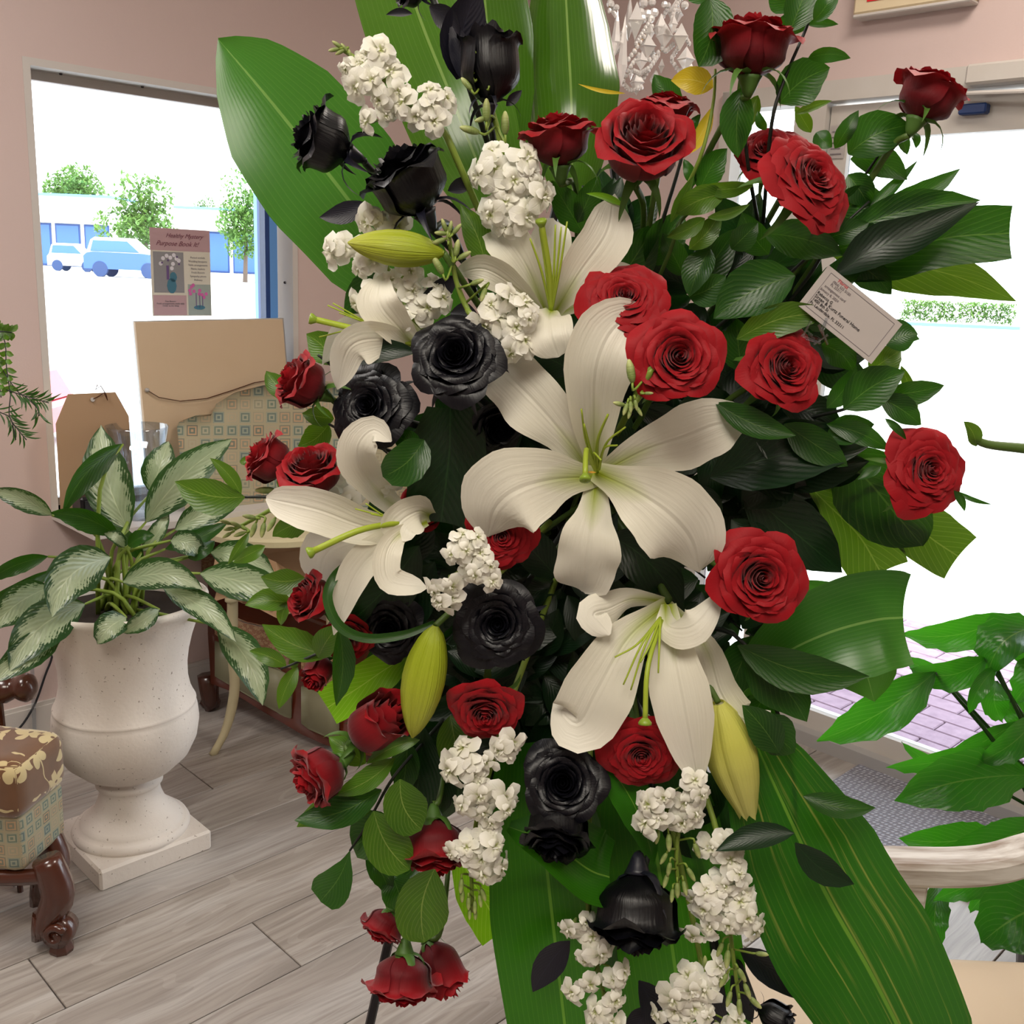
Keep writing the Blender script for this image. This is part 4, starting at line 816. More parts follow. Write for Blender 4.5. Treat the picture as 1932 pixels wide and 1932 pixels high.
PL = [(1945, 1462, 1688, 1512, 118, 14, -.05, -.12, .1), (1765, 1268, 1542, 1398, 88, -14, 0, .05, .1), (1862, 1242, 1716, 1262, 62, -22, 0, .05, .35), (1905, 1160, 1700, 1196, 66, -20, .1, .15, .2), (1960, 1180, 1862, 1275, 96, 24, .05, .0, -.4), (1880, 1258, 1828, 1348, 34, 8, 0, -.05, .3),
 (1880, 1285, 1892, 1362, 54, 10, .1, .1, .2), (1885, 1402, 1670, 1448, 46, -10, -.02, -.02, .5), (1960, 1350, 1840, 1440, 60, -12, -.05, -.1, .4), (1880, 1570, 1695, 1582, 74, -12, .05, .0, .2), (1960, 1552, 1780, 1606, 76, -10, -.05, -.08, .3), (1775, 1660, 1768, 1800, 52, 8, .1, .0, .2), (1900, 1660, 1760, 1700, 50, 8, .05, 0, .3),
 (1990, 1700, 1850, 1780, 150, 10, -.1, -.15, .1), (2020, 1230, 1910, 1330, 80, 10, .1, .05, -.3), (1930, 1360, 1720, 1500, 44, 10, .05, .05, .3), (2060, 1480, 1960, 1580, 90, 10, 0, -.1, .1), (1960, 1420, 1900, 1300, 60, 0, .1, .12, .2), (1990, 1300, 2080, 1200, 80, 0, 0, 0, .2), (1980, 1500, 2120, 1450, 90, 0, 0, 0, .2), (1900, 1640, 1830, 1720, 60, 0, .1, .1, .1),
 (1800, 1300, 1700, 1240, 40, 4, .1, .15, .3), (1870, 1480, 1700, 1400, 40, -14, .08, .08, .5), (1940, 1620, 1850, 1560, 90, 0, .08, .05, .1), (1960, 1240, 1890, 1170, 70, -6, .1, .1, .2)]
for (x0, y0, x1, y1, wd, bd, d0, d1, rl) in PL: pleaf('leaf', 'peace_lily_green', x0, y0, x1, y1, wd, bd, d0, d1, pl, rl, 'leaf', MP, cup=.3, wave=.12, n=14, m=8, bow=.04)
for (x0, y0, x1, y1, wd, bd, d0, d1, rl) in PL:
    q = MP(x0, y0, d0); base = np.array([pb_[0]+rnd.uniform(-.05, .05), pb_[1]+rnd.uniform(-.05, .05), .28]); mid = (q+base)/2+np.array([0, 0, .06]); b = MB(); b.tube(catmull([base, mid, q], 8), np.linspace(.006, .003, 8), 6); b.build('leaf_stalk', 'salal_green', pl, True)
t = thing('plant_pot', (pb_[0], pb_[1], 0), 'dark plastic nursery pot holding the peace lily', 'pot')
b = MB(); b.lathe([(0, 0), (.11, 0), (.14, .26), (.15, .26), (.15, .29), (.135, .29), (.13, .25), (0, .25)], (pb_[0], pb_[1], 0), 32); b.build('pot_wall', 'black_metal', t, True); b = MB(); b.lathe([(0, .272), (.132, .268)], (pb_[0], pb_[1], 0), 24); b.build('soil', 'soil', t)
# ================================================================ THE STANDING SPRAY
# ---------------------------------------------------------------- rose petals (unit head: radius 1, axis +Z, base at z = 0)
def rose_petal(t, r, openness, tall, cup, n=11, m=10):
    rm = .03+.66*t**.85*(.72+.28*openness); rt = max(.004, (.30+.66*openness)*t**1.15-.07*max(0, 1-t/.22))
    Hh = (1.12+max(0, .25-t)*.3+.06*math.sin(math.pi*min(1, t*1.05))-.34*t**2*openness+r.uniform(-.03, .03))*tall; curl = (.15+.34*t**1.4)*(.4+.6*openness)
    psi = 1.75-.85*t+max(0, .2-t)*4; phi = r.uniform(0, 6.283); ph = r.uniform(0, 6.28); fold = r.uniform(-.12, .12); V, U = [], []
    for i in range(n):
        v = i/(n-1)
        for j in range(m+1):
            u = -1+2*j/m; ve = v*(1-(.06+.16*min(1, t*3))*abs(u)**2.2+.05*t*max(0, 1-3*abs(u)))
            a = u*psi*(.42+.58*math.sin(min(1, v*1.5)*math.pi/2))
            s1 = math.sin(min(ve/.40, 1)*math.pi/2); s3 = max(0, (ve-.45)/.55)
            R_ = .06+(rm-.06)*s1+(rt-rm)*s3**1.6; z = Hh*ve**.92
            c = max(0, (ve-.80)/.20); tipc = 1+.8*abs(u)*t
            R_ += curl*.42*c*tipc; z -= curl*.46*c*c*tipc
            R_ *= 1+.085*u*(1-.4*t)+.03*math.sin(4*u+ph)*v; z += (.035+.05*t)*math.sin(6.5*u+ph*2)*c+fold*u*.3*v
            V.append((R_*math.cos(a), R_*math.sin(a), z)); U.append(((u+1)/2, ve))
    k = m+1; return V, [(i*k+j, i*k+j+1, (i+1)*k+j+1, (i+1)*k+j) for i in range(n-1) for j in range(m)], U, phi
KINDS_ = {'open': (38, .92, .95), 'full': (44, 1.1, .86), 'mid': (28, .62, 1.04), 'bud': (16, .30, 1.22), 'wide': (30, .74, 1.0)}
ROSE = {}
def rose_variant(kind, mat, seed):
    key = (kind, mat, seed)
    if key in ROSE: return ROSE[key]
    r = random.Random(seed*17+len(kind)); N, op, tall = KINDS_[kind]; out = []; mx = 0
    for i in range(N):
        t = ((i+.4)/N)**1.0; V, Fc, U, _ = rose_petal(t, r, op, tall, 0); out.append([V, Fc, U, i*2.39996+r.uniform(-.25, .25), t])
        mx = max(mx, max(math.hypot(v[0], v[1]) for v in V))
    res = []
    for V, Fc, U, a, t in out:
        V = [(x/mx, y/mx, z/mx) for x, y, z in V]; res.append((mk('petal', V, Fc, mat, U), a, t))
    zt = max(v[2] for o in out for v in o[0])/mx; ROSE[key] = (res, zt); return ROSE[key]
sb = ribbon([(0, 0, 0), (.35, 0, .12), (.62, 0, .02), (.80, 0, -.22), (.86, 0, -.42)], .13, 'sepal', .3, n=8, m=3, normal=np.array([0, 0, 1.])); SEPAL = {m_: mk('sepal', sb[0], sb[1], m_, sb[2]) for m_ in ('sepal_green', 'black_leaf')}
sb = ribbon([(.02, 0, -.02), (.30, 0, .06), (.44, 0, .30), (.46, 0, .6), (.52, 0, .85)], .15, 'sepal', -.3, n=8, m=3, normal=np.array([1., 0, 0])); SEPALUP = {m_: mk('sepal', sb[0], sb[1], m_, sb[2]) for m_ in ('sepal_green', 'black_leaf')}
hb = MB(); hb.lathe([(.0, -.32), (.07, -.31), (.12, -.22), (.16, -.12), (.20, -.02), (.24, .05), (.1, .07)], n=12)
HIP = {m_: mk('rose_hip', hb.V, hb.F, m_) for m_ in ('sepal_green', 'black_leaf')}
FOAM = FP(1130, 930, .17)
ROSES = []
def rose(x, y, dia, d, axis, kind, label, black=False, stem=None, leaves=(), sq=1.0, seed=None, sep='down', group=None):
    mat = 'black_petal' if black else 'red_petal'; gm = 'black_leaf' if black else 'sepal_green'
    seed = seed or (1+len(ROSES) % 3); res, zt = rose_variant(kind, mat, seed)
    c = FP(x, y, d); s = dia/2*px2m(c); ax = camdir(axis); ax /= np.linalg.norm(ax); base = c-ax*s*zt*.52
    t = thing('black_rose' if black else 'red_rose', base, label, 'rose', group or ('dyed black roses in the spray' if black else 'red roses in the spray'))
    spin = rnd.uniform(0, 6.28); X, Y, Z = axes_from(ax, spin); B = mat4(X, Y, Z, (0, 0, 0), s)
    for me, a, tt in res: put('petal', me, t, B @ Matrix.Rotation(a, 4, 'Z'))
    put('rose_hip', HIP[gm], t, B)
    for k in range(5): put('sepal', (SEPAL if sep == 'down' else SEPALUP)[gm], t, B @ Matrix.Rotation(k*1.2566+rnd.uniform(-.2, .2), 4, 'Z') @ Matrix.Rotation(rnd.uniform(-.25, .25), 4, 'Y'))
    p0 = base-ax*s*.3
    if stem: P = [p0]+[FP(*q) for q in stem]
    else:
        p1 = p0-ax*s*.9; P = [p0, p1, (p1*.45+FOAM*.55)+np.array([0, .02, 0]), FOAM+np.array([rnd.uniform(-.06, .06), 0, rnd.uniform(-.1, .1)])]
    b = MB(); b.tube(catmull(P, 14), np.linspace(.0032, .0028, 14), 7); b.build('stem', 'dark_stem' if black else 'stem_green', t, True)
    for lf in leaves: pleaf('leaf', 'black_leaf' if black else 'salal_green', *lf, parent=t, roll=rnd.uniform(-.3, .3))
    ROSES.append(t); return t
rose(1420, 84, 202, -.01, (.05, 1, .22), 'wide', 'large red rose seen from the side, highest of the spray beside the crystals', stem=[(1385, 200, .03), (1330, 300, .05), (1262, 430, .08)])
rose(1752, 180, 176, 0, (.40, .85, .12), 'wide', 'red rose leaning outward at the upper right in front of the door frame', stem=[(1680, 280, .01), (1610, 390, .03), (1520, 520, .07), (1440, 640, .1)])
rose(1450, 290, 150, .03, (-.35, .5, .8), 'open', 'smaller red rose tucked behind the large double-headed rose bloom', seed=2)
rose(1525, 342, 226, -.02, (.45, .25, .85), 'full', 'big ruffled red rose facing the door, above the funeral card', stem=[(1590, 385, .03), (1520, 490, .07), (1430, 600, .1)])
rose(1052, 262, 182, 0, (-.10, 1, .25), 'wide', 'red rose seen from the side above the top lily', stem=[(1085, 350, .05), (1090, 450, .08)])
rose(1214, 270, 208, -.04, (.05, .45, .9), 'mid', 'large red rose with a deep spiral centre above the top lily', seed=3, stem=[(1215, 400, .05), (1205, 520, .1)])
rose(1258, 206, 148, .03, (.12, 1, .25), 'open', 'flat red rose peeping out behind the deep spiral rose')
rose(1178, 568, 198, -.03, (-.02, .35, .95), 'full', 'red rose partly covered by the upper petal of the big lily')
rose(1278, 676, 206, -.10, (.02, .02, 1), 'open', 'bright red rose facing forward beside the big lily centre', seed=1)
rose(1476, 698, 190, -.02, (.25, .12, .95), 'open', 'cupped red rose below the funeral card', seed=2)
rose(1746, 888, 204, 0, (.2, .05, .95), 'full', 'outermost red rose hanging against the bright door glass', seed=3, sep='down')
rose(1430, 1090, 208, -.05, (.08, .02, 1), 'open', 'red rose with pointed outer petals right of the big lily', seed=3)
rose(1210, 1418, 176, -.03, (-.05, -.30, .95), 'full', 'red rose under the drooping lily, half hidden by its petals', seed=1)
rose(568, 722, 140, -.01, (-.72, .38, .40), 'mid', 'red rosebud pointing up left in front of the beige panel', stem=[(660, 780, .03), (780, 850, .1)])
rose(505, 866, 124, 0, (-.75, .50, .30), 'mid', 'red rosebud pointing left over the diamond fabric settee', stem=[(600, 900, .05), (740, 920, .1)])
rose(588, 888, 150, -.02, (-.1, .75, .6), 'mid', 'red rose behind the pale buds next to the side-facing lily')
rose(945, 1008, 158, -.02, (.08, -.25, .95), 'full', 'red rose under the left petal of the big lily', seed=2)
rose(586, 1128, 118, .0, (-.65, .25, .55), 'mid', 'small red rose left of the side-facing lily tip')
rose(652, 1198, 116, .01, (.15, -.4, .8), 'mid', 'dark red rose just below the side-facing lily tip')
rose(600, 1270, 66, .03, (-.3, -.6, .7), 'bud', 'little red rosebud behind the hanging dark leaf')
rose(716, 1362, 122, -.02, (.62, .5, .35), 'bud', 'dark red rosebud touching the upright green lily bud', stem=[(650, 1405, .03), (720, 1420, .1)])
rose(600, 1462, 152, -.04, (-.72, -.35, .45), 'mid', 'red rose with lit curled petals hanging over the plank floor', stem=[(660, 1400, 0), (760, 1330, .08)], sep='up')
rose(918, 1336, 168, -.03, (-.05, -.45, .8), 'open', 'red rose directly under the round black rose', seed=2)
rose(822, 1602, 162, -.01, (.08, -1, .30), 'mid', 'red rosebud hanging down left of the white stock flowers', stem=[(830, 1500, .02), (850, 1350, .1)], sep='up')
rose(724, 1748, 112, 0, (-.45, -.8, .25), 'wide', 'red rose hanging just above the lowest red rose', stem=[(760, 1680, .02), (800, 1500, .1)], sep='up')
rose(760, 1850, 166, -.03, (-.05, -1, .22), 'wide', 'lowest red rose hanging upside down over the floor', stem=[(800, 1750, .02), (830, 1600, .1)], sep='up', seed=1)
rose(834, 1830, 100, .02, (.5, -.8, .2), 'bud', 'red rosebud half behind the lowest red rose', stem=[(830, 1760, .03), (850, 1600, .1)], sep='up')
rose(800, 958, 110, .06, (0, .3, .9), 'mid', 'red rose almost hidden behind the side-facing lily throat')
K = True
rose(605, 266, 172, 0, (-.85, .30, .28), 'mid', 'black rose furthest left, lying on the big curved leaf', K, stem=[(700, 320, .02), (800, 420, .06), (900, 520, .1)], seed=2)
rose(768, 338, 204, -.03, (-.42, .75, .38), 'mid', 'black rose between the left black rose and the white stock', K, stem=[(850, 430, .03), (900, 560, .1)], leaves=[(690, 382, 602, 410, 42, -8, 0, 0), (845, 360, 900, 335, 30, 0, .0, .0)], seed=3)
rose(922, 118, 134, 0, (-.02, 1, .12), 'bud', 'tall black rosebud standing upright against the top leaves', K, stem=[(930, 260, .03), (950, 420, .1)], leaves=[(862, 150, 905, -30, 92, -10, .01, 0), (870, 150, 850, 40, 46, 8, 0, 0), (810, 12, 866, 74, 44, -8, 0, 0), (955, 200, 985, 170, 20, 0, 0, 0)], seed=1)
rose(772, -18, 92, .01, (-.8, .1, .3), 'mid', 'topmost black rose, only its lower petals and sepals showing above the highest white stock', K, stem=[(830, 30, .01), (870, 120, .03), (930, 300, .1)], leaves=[(778, 26, 728, 28, 16, 4, 0, 0)], seed=2)
rose(862, 676, 204, -.06, (-.12, .25, .95), 'open', 'glossy black rose facing forward left of the big lily', K, seed=1, leaves=[(850, 590, 905, 600, 46, 0, .02, 0)])
rose(938, 800, 120, .0, (.3, -.5, .8), 'mid', 'black rose tucked beneath the glossy one beside the big lily petal', K)
rose(702, 768, 192, -.02, (-.35, .1, .9), 'full', 'black rose behind the bent tip of the left lily', K, seed=2)
rose(940, 1176, 206, -.04, (-.05, 0, 1), 'full', 'round black rose in the centre of the lower half', K, seed=3)
rose(738, 1186, 146, .02, (-.2, -.1, .95), 'open', 'dim black rose behind the ring-shaped leaf', K)
rose(1062, 1478, 186, -.03, (-.05, .25, .95), 'open', 'black rose with water drops beside the lower white stock', K, seed=2)
rose(1052, 1574, 166, -.04, (-.1, -.75, .6), 'mid', 'black rose drooping under the dewy black rose', K, seed=1)
rose(1200, 1728, 222, -.04, (-.08, -1, .28), 'mid', 'black rosebud hanging upside down near the bottom', K, stem=[(1215, 1640, .01), (1235, 1520, .05), (1200, 1300, .12)], sep='up', seed=3,
     leaves=[(1075, 1775, 1005, 1872, 58, 6, 0, 0), (1205, 1850, 1268, 1990, 64, -6, 0, -.01), (1230, 1900, 1180, 1960, 50, 0, .01, 0)])
rose(1466, 1920, 66, -.01, (.7, -.2, .4), 'bud', 'small glossy black rosebud at the bottom beside the broad leaf', K, stem=[(1420, 1880, .02), (1350, 1700, .08)], leaves=[(1395, 1790, 1506, 1886, 58, -8, .0, 0), (1360, 1850, 1345, 1950, 60, 8, .02, .02), (1380, 1840, 1420, 1930, 44, 0, .02, .02)])
for t_, lf in ((ROSES[-8], (860, 520, 788, 568, 40, -6, -.02, -.02)), (ROSES[-7], (1000, 770, 880, 820, 80, 0, .02, .02))): pleaf('leaf', 'black_leaf', *lf, parent=t_, roll=.2)
# ---------------------------------------------------------------- lilies
def tep(root, pts, w, shape='tepal', roll=0, cup=.3, wave=.10, mat='lily_petal', name='petal', tw=0, wf=2.4, curl=0):
    P = [FP(*q) for q in pts]; hw = w*px2m(P[len(P)//2]); V, Fc, U = ribbon(P, hw, shape, cup, wave, wf, n=22, m=12, roll=roll, ph=pts[0][0]*.13+pts[-1][1]*.1, twist=tw, curl=curl)
    return wm(name, V, Fc, mat, root, U)
def filament(root, pts, r=.0011, mat='stamen_green', tip=None, name='stamen'):
    P = catmull([FP(*q) for q in pts], 12); b = MB(); R_ = np.linspace(r*1.25, r*.7, 12)
    if tip: R_ = np.linspace(r*1.2, r*1.4, 12)
    b.tube(P, R_, 7); o = b.build(name, mat, root, True)
    if tip:
        b = MB(); d = P[-1]-P[-3]; d /= np.linalg.norm(d); X, Y, Z = axes_from(d); b.lathe([(r*1.2, -.002), (tip*.7, 0), (tip, .0025), (tip*.95, .0045), (tip*.3, .005), (0, .0035)], P[-1], 12, np.array([X, Y, Z])); b.build('stigma', 'stigma_green', o, True)
    return o
def stemto(root, x, y, d, mat='stem_green', r=.004, tgt=None):
    p = FP(x, y, d); b = MB(); b.tube(catmull([p, (p+FOAM)/2+[0, .03, 0], FOAM if tgt is None else tgt], 10), r, 8); b.build('stem', mat, root, True)
A = thing('lily', FP(1118, 890, .02), 'largest white lily facing forward in the centre of the spray', 'lily', 'white lilies in the spray')
tep(A, [(1122, 895, .0), (1122, 800, -.03), (1128, 690, -.055), (1165, 615, -.05), (1228, 597, -.03)], 70, cup=.25, wave=.07, roll=-.12)
tep(A, [(1118, 895, .0), (1072, 832, -.025), (1015, 765, -.03), (962, 712, -.02), (930, 686, -.005)], 62, 'tepalr', cup=.2, wave=.16, roll=.15)
tep(A, [(1120, 900, .0), (1210, 852, -.03), (1290, 826, -.03), (1360, 800, -.02), (1412, 806, -.005)], 62, cup=.22, wave=.12, roll=-.1)
tep(A, [(1125, 905, .0), (1118, 975, -.03), (1112, 1030, -.04), (1105, 1078, -.03), (1098, 1116, -.01)], 62, 'tepalr', cup=.15, wave=.12)
tep(A, [(1128, 900, -.004), (1045, 905, -.035), (975, 925, -.055), (935, 960, -.05), (920, 1014, -.03)], 88, cup=.12, wave=.05, roll=.1)
tep(A, [(1118, 888, -.006), (1195, 925, -.045), (1258, 968, -.06), (1302, 1018, -.05), (1320, 1080, -.03)], 84, cup=.12, wave=.06, roll=-.1)
filament(A, [(1122, 882, -.02), (1105, 830, -.05), (1097, 772, -.07)]); filament(A, [(1126, 882, -.02), (1128, 830, -.05), (1147, 782, -.07)], .0015); filament(A, [(1128, 882, -.02), (1145, 835, -.05), (1180, 806, -.07)])
filament(A, [(1130, 886, -.02), (1140, 846, -.045), (1165, 840, -.06)]); filament(A, [(1124, 884, -.02), (1120, 855, -.05), (1134, 868, -.07)]); filament(A, [(1124, 882, -.02), (1112, 840, -.05), (1102, 800, -.065)])
filament(A, [(1126, 890, -.01), (1112, 862, -.05), (1106, 850, -.065), (1104, 898, -.085)], .0018, tip=.005, name='pistil')
plain('pollen_stain', (190, 140, 40), .8)
stemto(A, 1120, 898, .012); b = MB(); b.lathe([(0, 0), (.004, .001), (.0, .002)], FP(1116, 893, -.07), 8); b.build('pollen', 'pollen_stain', A)
B_ = thing('lily', FP(1038, 600, .02), 'white lily opening upward at the top beneath the red roses', 'lily', 'white lilies in the spray')
tep(B_, [(1040, 600, .03), (1036, 520, .02), (1038, 455, .01), (1045, 412, .02)], 44, cup=.3)
tep(B_, [(1042, 598, .03), (1120, 560, .02), (1165, 520, .01), (1206, 520, .02)], 28, cup=.3)
tep(B_, [(1034, 600, .02), (995, 505, -.01), (948, 440, -.01), (892, 404, .01)], 42, cup=.35, roll=.2)
tep(B_, [(1042, 598, .02), (1090, 520, -.01), (1145, 440, -.02), (1158, 366, .0)], 50, cup=.3, roll=-.15)
tep(B_, [(1032, 602, .01), (975, 545, -.02), (915, 508, -.03), (860, 516, -.01)], 34, cup=.3, roll=.35)
tep(B_, [(1040, 585, .0), (1037, 600, -.03), (1040, 635, -.045), (1054, 674, -.04)], 46, 'tepalr', cup=.2, roll=0)
for q in ((1018, 432), (1048, 424), (1059, 428), (1070, 418), (1000, 450)): filament(B_, [(1040, 590, .0), ((1038+q[0])/2+2, 510, -.02), (q[0], q[1], -.03)])
filament(B_, [(1040, 590, 0), (1036, 510, -.02), (1022, 424, -.035)], .002, tip=.005, name='pistil'); stemto(B_, 1040, 600, .03)
Cc = thing('lily', FP(790, 655, .02), 'white lily turned to the left beside the left black roses', 'lily', 'white lilies in the spray')
tep(Cc, [(795, 655, .02), (770, 590, .01), (738, 540, .01), (716, 500, .02)], 36, cup=.3, roll=-.2)
tep(Cc, [(790, 655, .02), (720, 618, .01), (650, 622, .02), (608, 690, .03)], 30, cup=.3, roll=.5)
tep(Cc, [(792, 660, 0), (752, 618, -.03), (716, 570, -.04), (722, 515, -.02)], 42, cup=.35, roll=.25)
tep(Cc, [(792, 662, 0), (725, 640, -.03), (660, 655, -.045), (636, 735, -.03)], 44, cup=.3, roll=.2, tw=.4)
filament(Cc, [(780, 650, -.01), (700, 628, -.03), (594, 603, -.04)], .002, tip=.0048, name='pistil')
for q in ((618, 576), (640, 590), (602, 636), (628, 572)): filament(Cc, [(778, 648, -.01), (705, 615, -.02), (q[0], q[1], -.03)], .0009)
stemto(Cc, 792, 658, .02)
Dd = thing('lily', FP(800, 975, .02), 'white lily opening sideways to the left with one petal curled over', 'lily', 'white lilies in the spray')
tep(Dd, [(800, 980, .03), (700, 1010, .03), (620, 1040, .02), (600, 1108, .03)], 56, cup=.2, roll=.2)
tep(Dd, [(806, 975, .02), (745, 955, .01), (688, 895, -.03), (676, 845, -.05), (704, 812, -.05), (738, 834, -.05)], 40, 'tepal', cup=.4, roll=-.1, tw=.3)
tep(Dd, [(800, 985, .0), (700, 995, -.03), (600, 962, -.05), (502, 940, -.05)], 44, 'tepalr', cup=.35, wave=.03, roll=.15)
tep(Dd, [(802, 985, 0), (735, 1020, -.03), (670, 1085, -.04), (630, 1198, -.03)], 34, cup=.4, wave=.03, roll=-.2)
tep(Dd, [(806, 985, -.01), (752, 1010, -.04), (728, 1050, -.055), (738, 1098, -.06), (806, 1108, -.05)], 30, 'tepalr', cup=.3, roll=.1, tw=.4)
tep(Dd, [(815, 975, 0), (790, 965, -.02), (755, 985, -.035), (742, 1020, -.04)], 40, 'tepalr', cup=.45, roll=.2)
filament(Dd, [(760, 985, -.03), (680, 1000, -.06), (590, 1040, -.07)], .0022, tip=.0055, name='pistil')
for q in ((690, 950), (700, 970), (670, 960)): filament(Dd, [(770, 980, -.02), (730, 975, -.04), (q[0], q[1], -.05)], .0009)
stemto(Dd, 805, 978, .02)
Ee = thing('lily', FP(1262, 1130, .02), 'white lily nodding downward beside the closed yellow bud', 'lily', 'white lilies in the spray')
tep(Ee, [(1255, 1135, .02), (1195, 1130, .0), (1150, 1148, -.02), (1120, 1160, -.03), (1150, 1198, -.035)], 34, 'tepalr', cup=-.3, roll=.3)
tep(Ee, [(1262, 1140, .02), (1330, 1220, .0), (1360, 1310, -.01), (1405, 1360, -.02), (1454, 1342, -.03)], 44, cup=.3, roll=-.25)
tep(Ee, [(1258, 1140, .01), (1185, 1205, -.02), (1130, 1300, -.035), (1090, 1365, -.03), (1044, 1326, -.02)], 70, cup=.25, roll=.1, wave=.05)
tep(Ee, [(1264, 1140, .0), (1272, 1240, -.035), (1292, 1350, -.05), (1318, 1484, -.04)], 58, cup=.25, roll=-.05, wave=.03)
tep(Ee, [(1255, 1140, 0), (1262, 1182, -.03), (1310, 1180, -.05), (1360, 1118, -.04)], 38, 'tepal', cup=-.2, roll=.2)
filament(Ee, [(1248, 1170, -.02), (1222, 1260, -.06), (1217, 1358, -.075)], .0018, tip=.0062, name='pistil')
for q in ((1176, 1292), (1242, 1270), (1190, 1302), (1160, 1240), (1208, 1250)): filament(Ee, [(1246, 1165, -.02), ((1246+q[0])/2, 1215, -.045), (q[0], q[1], -.055)])
stemto(Ee, 1262, 1132, .02)
def lilybud(x0, y0, x1, y1, w, label, mat='bud_green', d=-.04, openend=False):
    p0, p1 = FP(x0, y0, d), FP(x1, y1, d); ax = p1-p0; L_ = np.linalg.norm(ax); X, Y, Z = axes_from(ax); r_ = w/2*px2m(p0)
    t = thing('lily_bud', p0, label, 'lily bud', 'closed lily buds'); prof = [(0, .12), (.05, .4), (.15, .68), (.3, .92), (.45, 1), (.6, .94), (.75, .76), (.88, .48), (.96, .24), (1, .05)] if not openend else [(0, .25), (.1, .6), (.3, .95), (.5, 1), (.7, .82), (.88, .55), (1, .36)]
    for k in range(3):
        V, U = [], []; n, m = 16, 8
        for i in range(n):
            v = i/(n-1); rr_ = r_*np.interp(v, *zip(*prof))
            for j in range(m+1):
                u = -1+2*j/m; a = k*2.0944+u*1.10; g = rr_*(1-.16*abs(u)**3+.05*math.cos(u*9))
                V.append(p0+Z*(v*L_+(.012*math.cos(u*6) if openend and i == n-1 else 0)*.3)+(X*math.cos(a)+Y*math.sin(a))*g); U.append((.5+u/2, .3+v*.5))
        wm('petal', V, [(i*(m+1)+j, i*(m+1)+j+1, (i+1)*(m+1)+j+1, (i+1)*(m+1)+j) for i in range(n-1) for j in range(m)], mat, t, U)
    stemto(t, x0, y0, d, 'stem_green', .003); return t
lilybud(838, 478, 656, 458, 72, 'closed greenish lily bud pointing left above the left lily')
lilybud(822, 1180, 778, 1392, 84, 'upright yellow-green lily bud hanging in front of the dark rosebuds')
lilybud(1355, 1325, 1412, 1536, 98, 'pale yellow lily bud with a notched tip beside the nodding lily', 'bud_yellow', -.02, True)
# ---------------------------------------------------------------- white stock stalks
def floret_mesh(seed):
    r = random.Random(seed); b = MB()
    for ring, (cnt, L_, lift, w_) in enumerate(((4, 1.0, -.02, .44), (4, .72, .20, .38), (3, .30, .30, .22))):
        for k in range(cnt):
            a = 6.283*k/cnt+ring*.6+r.uniform(-.25, .25); e = np.array([math.cos(a), math.sin(a), 0]); l = L_*r.uniform(.85, 1.1); z = np.array([0, 0, 1.])
            V, Fc, U = ribbon([(0, 0, .12), tuple(e*l*.5+z*(lift+.12)), tuple(e*l+z*(lift*.9-.12+r.uniform(-.15, .15)))], w_*l, 'tepalr', r.uniform(-.25, .25), .16, 1.2, n=7, m=4, normal=z, ph=r.uniform(0, 6)); b.add(V, Fc, U, 0)
    b.lathe([(.0, -.75), (.09, -.72), (.16, -.4), (.17, -.1), (.08, .12)], n=6, m=1)
    return mk('floret', b.V, b.F, ['stock_petal', 'small_bud'], b.U, True, b.M)
FLO = [floret_mesh(k) for k in range(4)]
bb = MB(); bb.lathe([(0, -1.0), (.2, -.9), (.34, -.5), (.36, 0), (.3, .5), (.14, .9), (0, 1)], n=8); BUDM = mk('bud', bb.V, bb.F, 'small_bud', [(v_[2]*.5+.5, v_[2]*.5+.5) for v_ in bb.V])
def stock(path, clusters, buds, label, d=-.02, rs=None, extra=None):
    """path: stem pixels from the foot to the tip; clusters: (x, y, radius px, florets); buds: (x, y, px length, angle)"""
    P = [FP(q[0], q[1], d+.01+(q[2] if len(q) > 2 else 0)) for q in path]; t = thing('white_stock', P[0], label, 'flower', 'white stock stalks in the spray'); r = random.Random(int(path[0][0]))
    b = MB(); b.tube(catmull([FOAM*.5+P[0]*.5+np.array([0, .04, 0])]+P, 18), np.linspace(.0034, .0018, 18), 7); b.build('stem', 'pale_stem', t, True)
    SP = catmull(P, 30)
    for (x, y, rad, n_) in clusters:
        n_ = max(2, round(n_*.5))
        for k in range(n_):
            a = k*2.4+r.uniform(-.3, .3); q = rad*math.sqrt((k+.5)/n_)*.86; dd = d-.018*(1-(q/rad)**2)*min(1, rad/60)-r.uniform(0, .008)
            c = FP(x+q*math.cos(a), y+q*math.sin(a), dd); s = (rs or 31)*r.uniform(.75, 1.3)*px2m(c)
            near = SP[np.argmin(np.linalg.norm(SP-c, axis=1))]; out = (c-near)/(np.linalg.norm(c-near)+1e-6)*.8+camdir((math.cos(a)*.5+r.uniform(-.5, .5), -math.sin(a)*.5+r.uniform(-.5, .5), .6))
            X, Y, Z = axes_from(out, r.uniform(0, 6)); put('floret', FLO[r.randrange(4)], t, mat4(X, Y, Z, c-ORG[t.name], s))
            if k % 3 == 0: bq = MB(); bq.tube([near, (near+c)/2, c-Z*s*.6], .001, 5); bq.build('pedicel', 'pale_stem', t, True)
    for (x, y, L_, an) in buds:
        c = FP(x, y, d-.005); s = L_/2*px2m(c); e = camdir((math.cos(math.radians(an)), math.sin(math.radians(an)), r.uniform(-.1, .4))); X, Y, Z = axes_from(e)
        put('bud', BUDM, t, mat4(X, Y, Z, c-ORG[t.name], s)); near = SP[np.argmin(np.linalg.norm(SP-c, axis=1))]
        bq = MB(); bq.tube(catmull([near, c-Z*s*1.6, c-Z*s*.9], 6), .0011, 5); bq.build('pedicel', 'pale_stem', t, True)
    return t
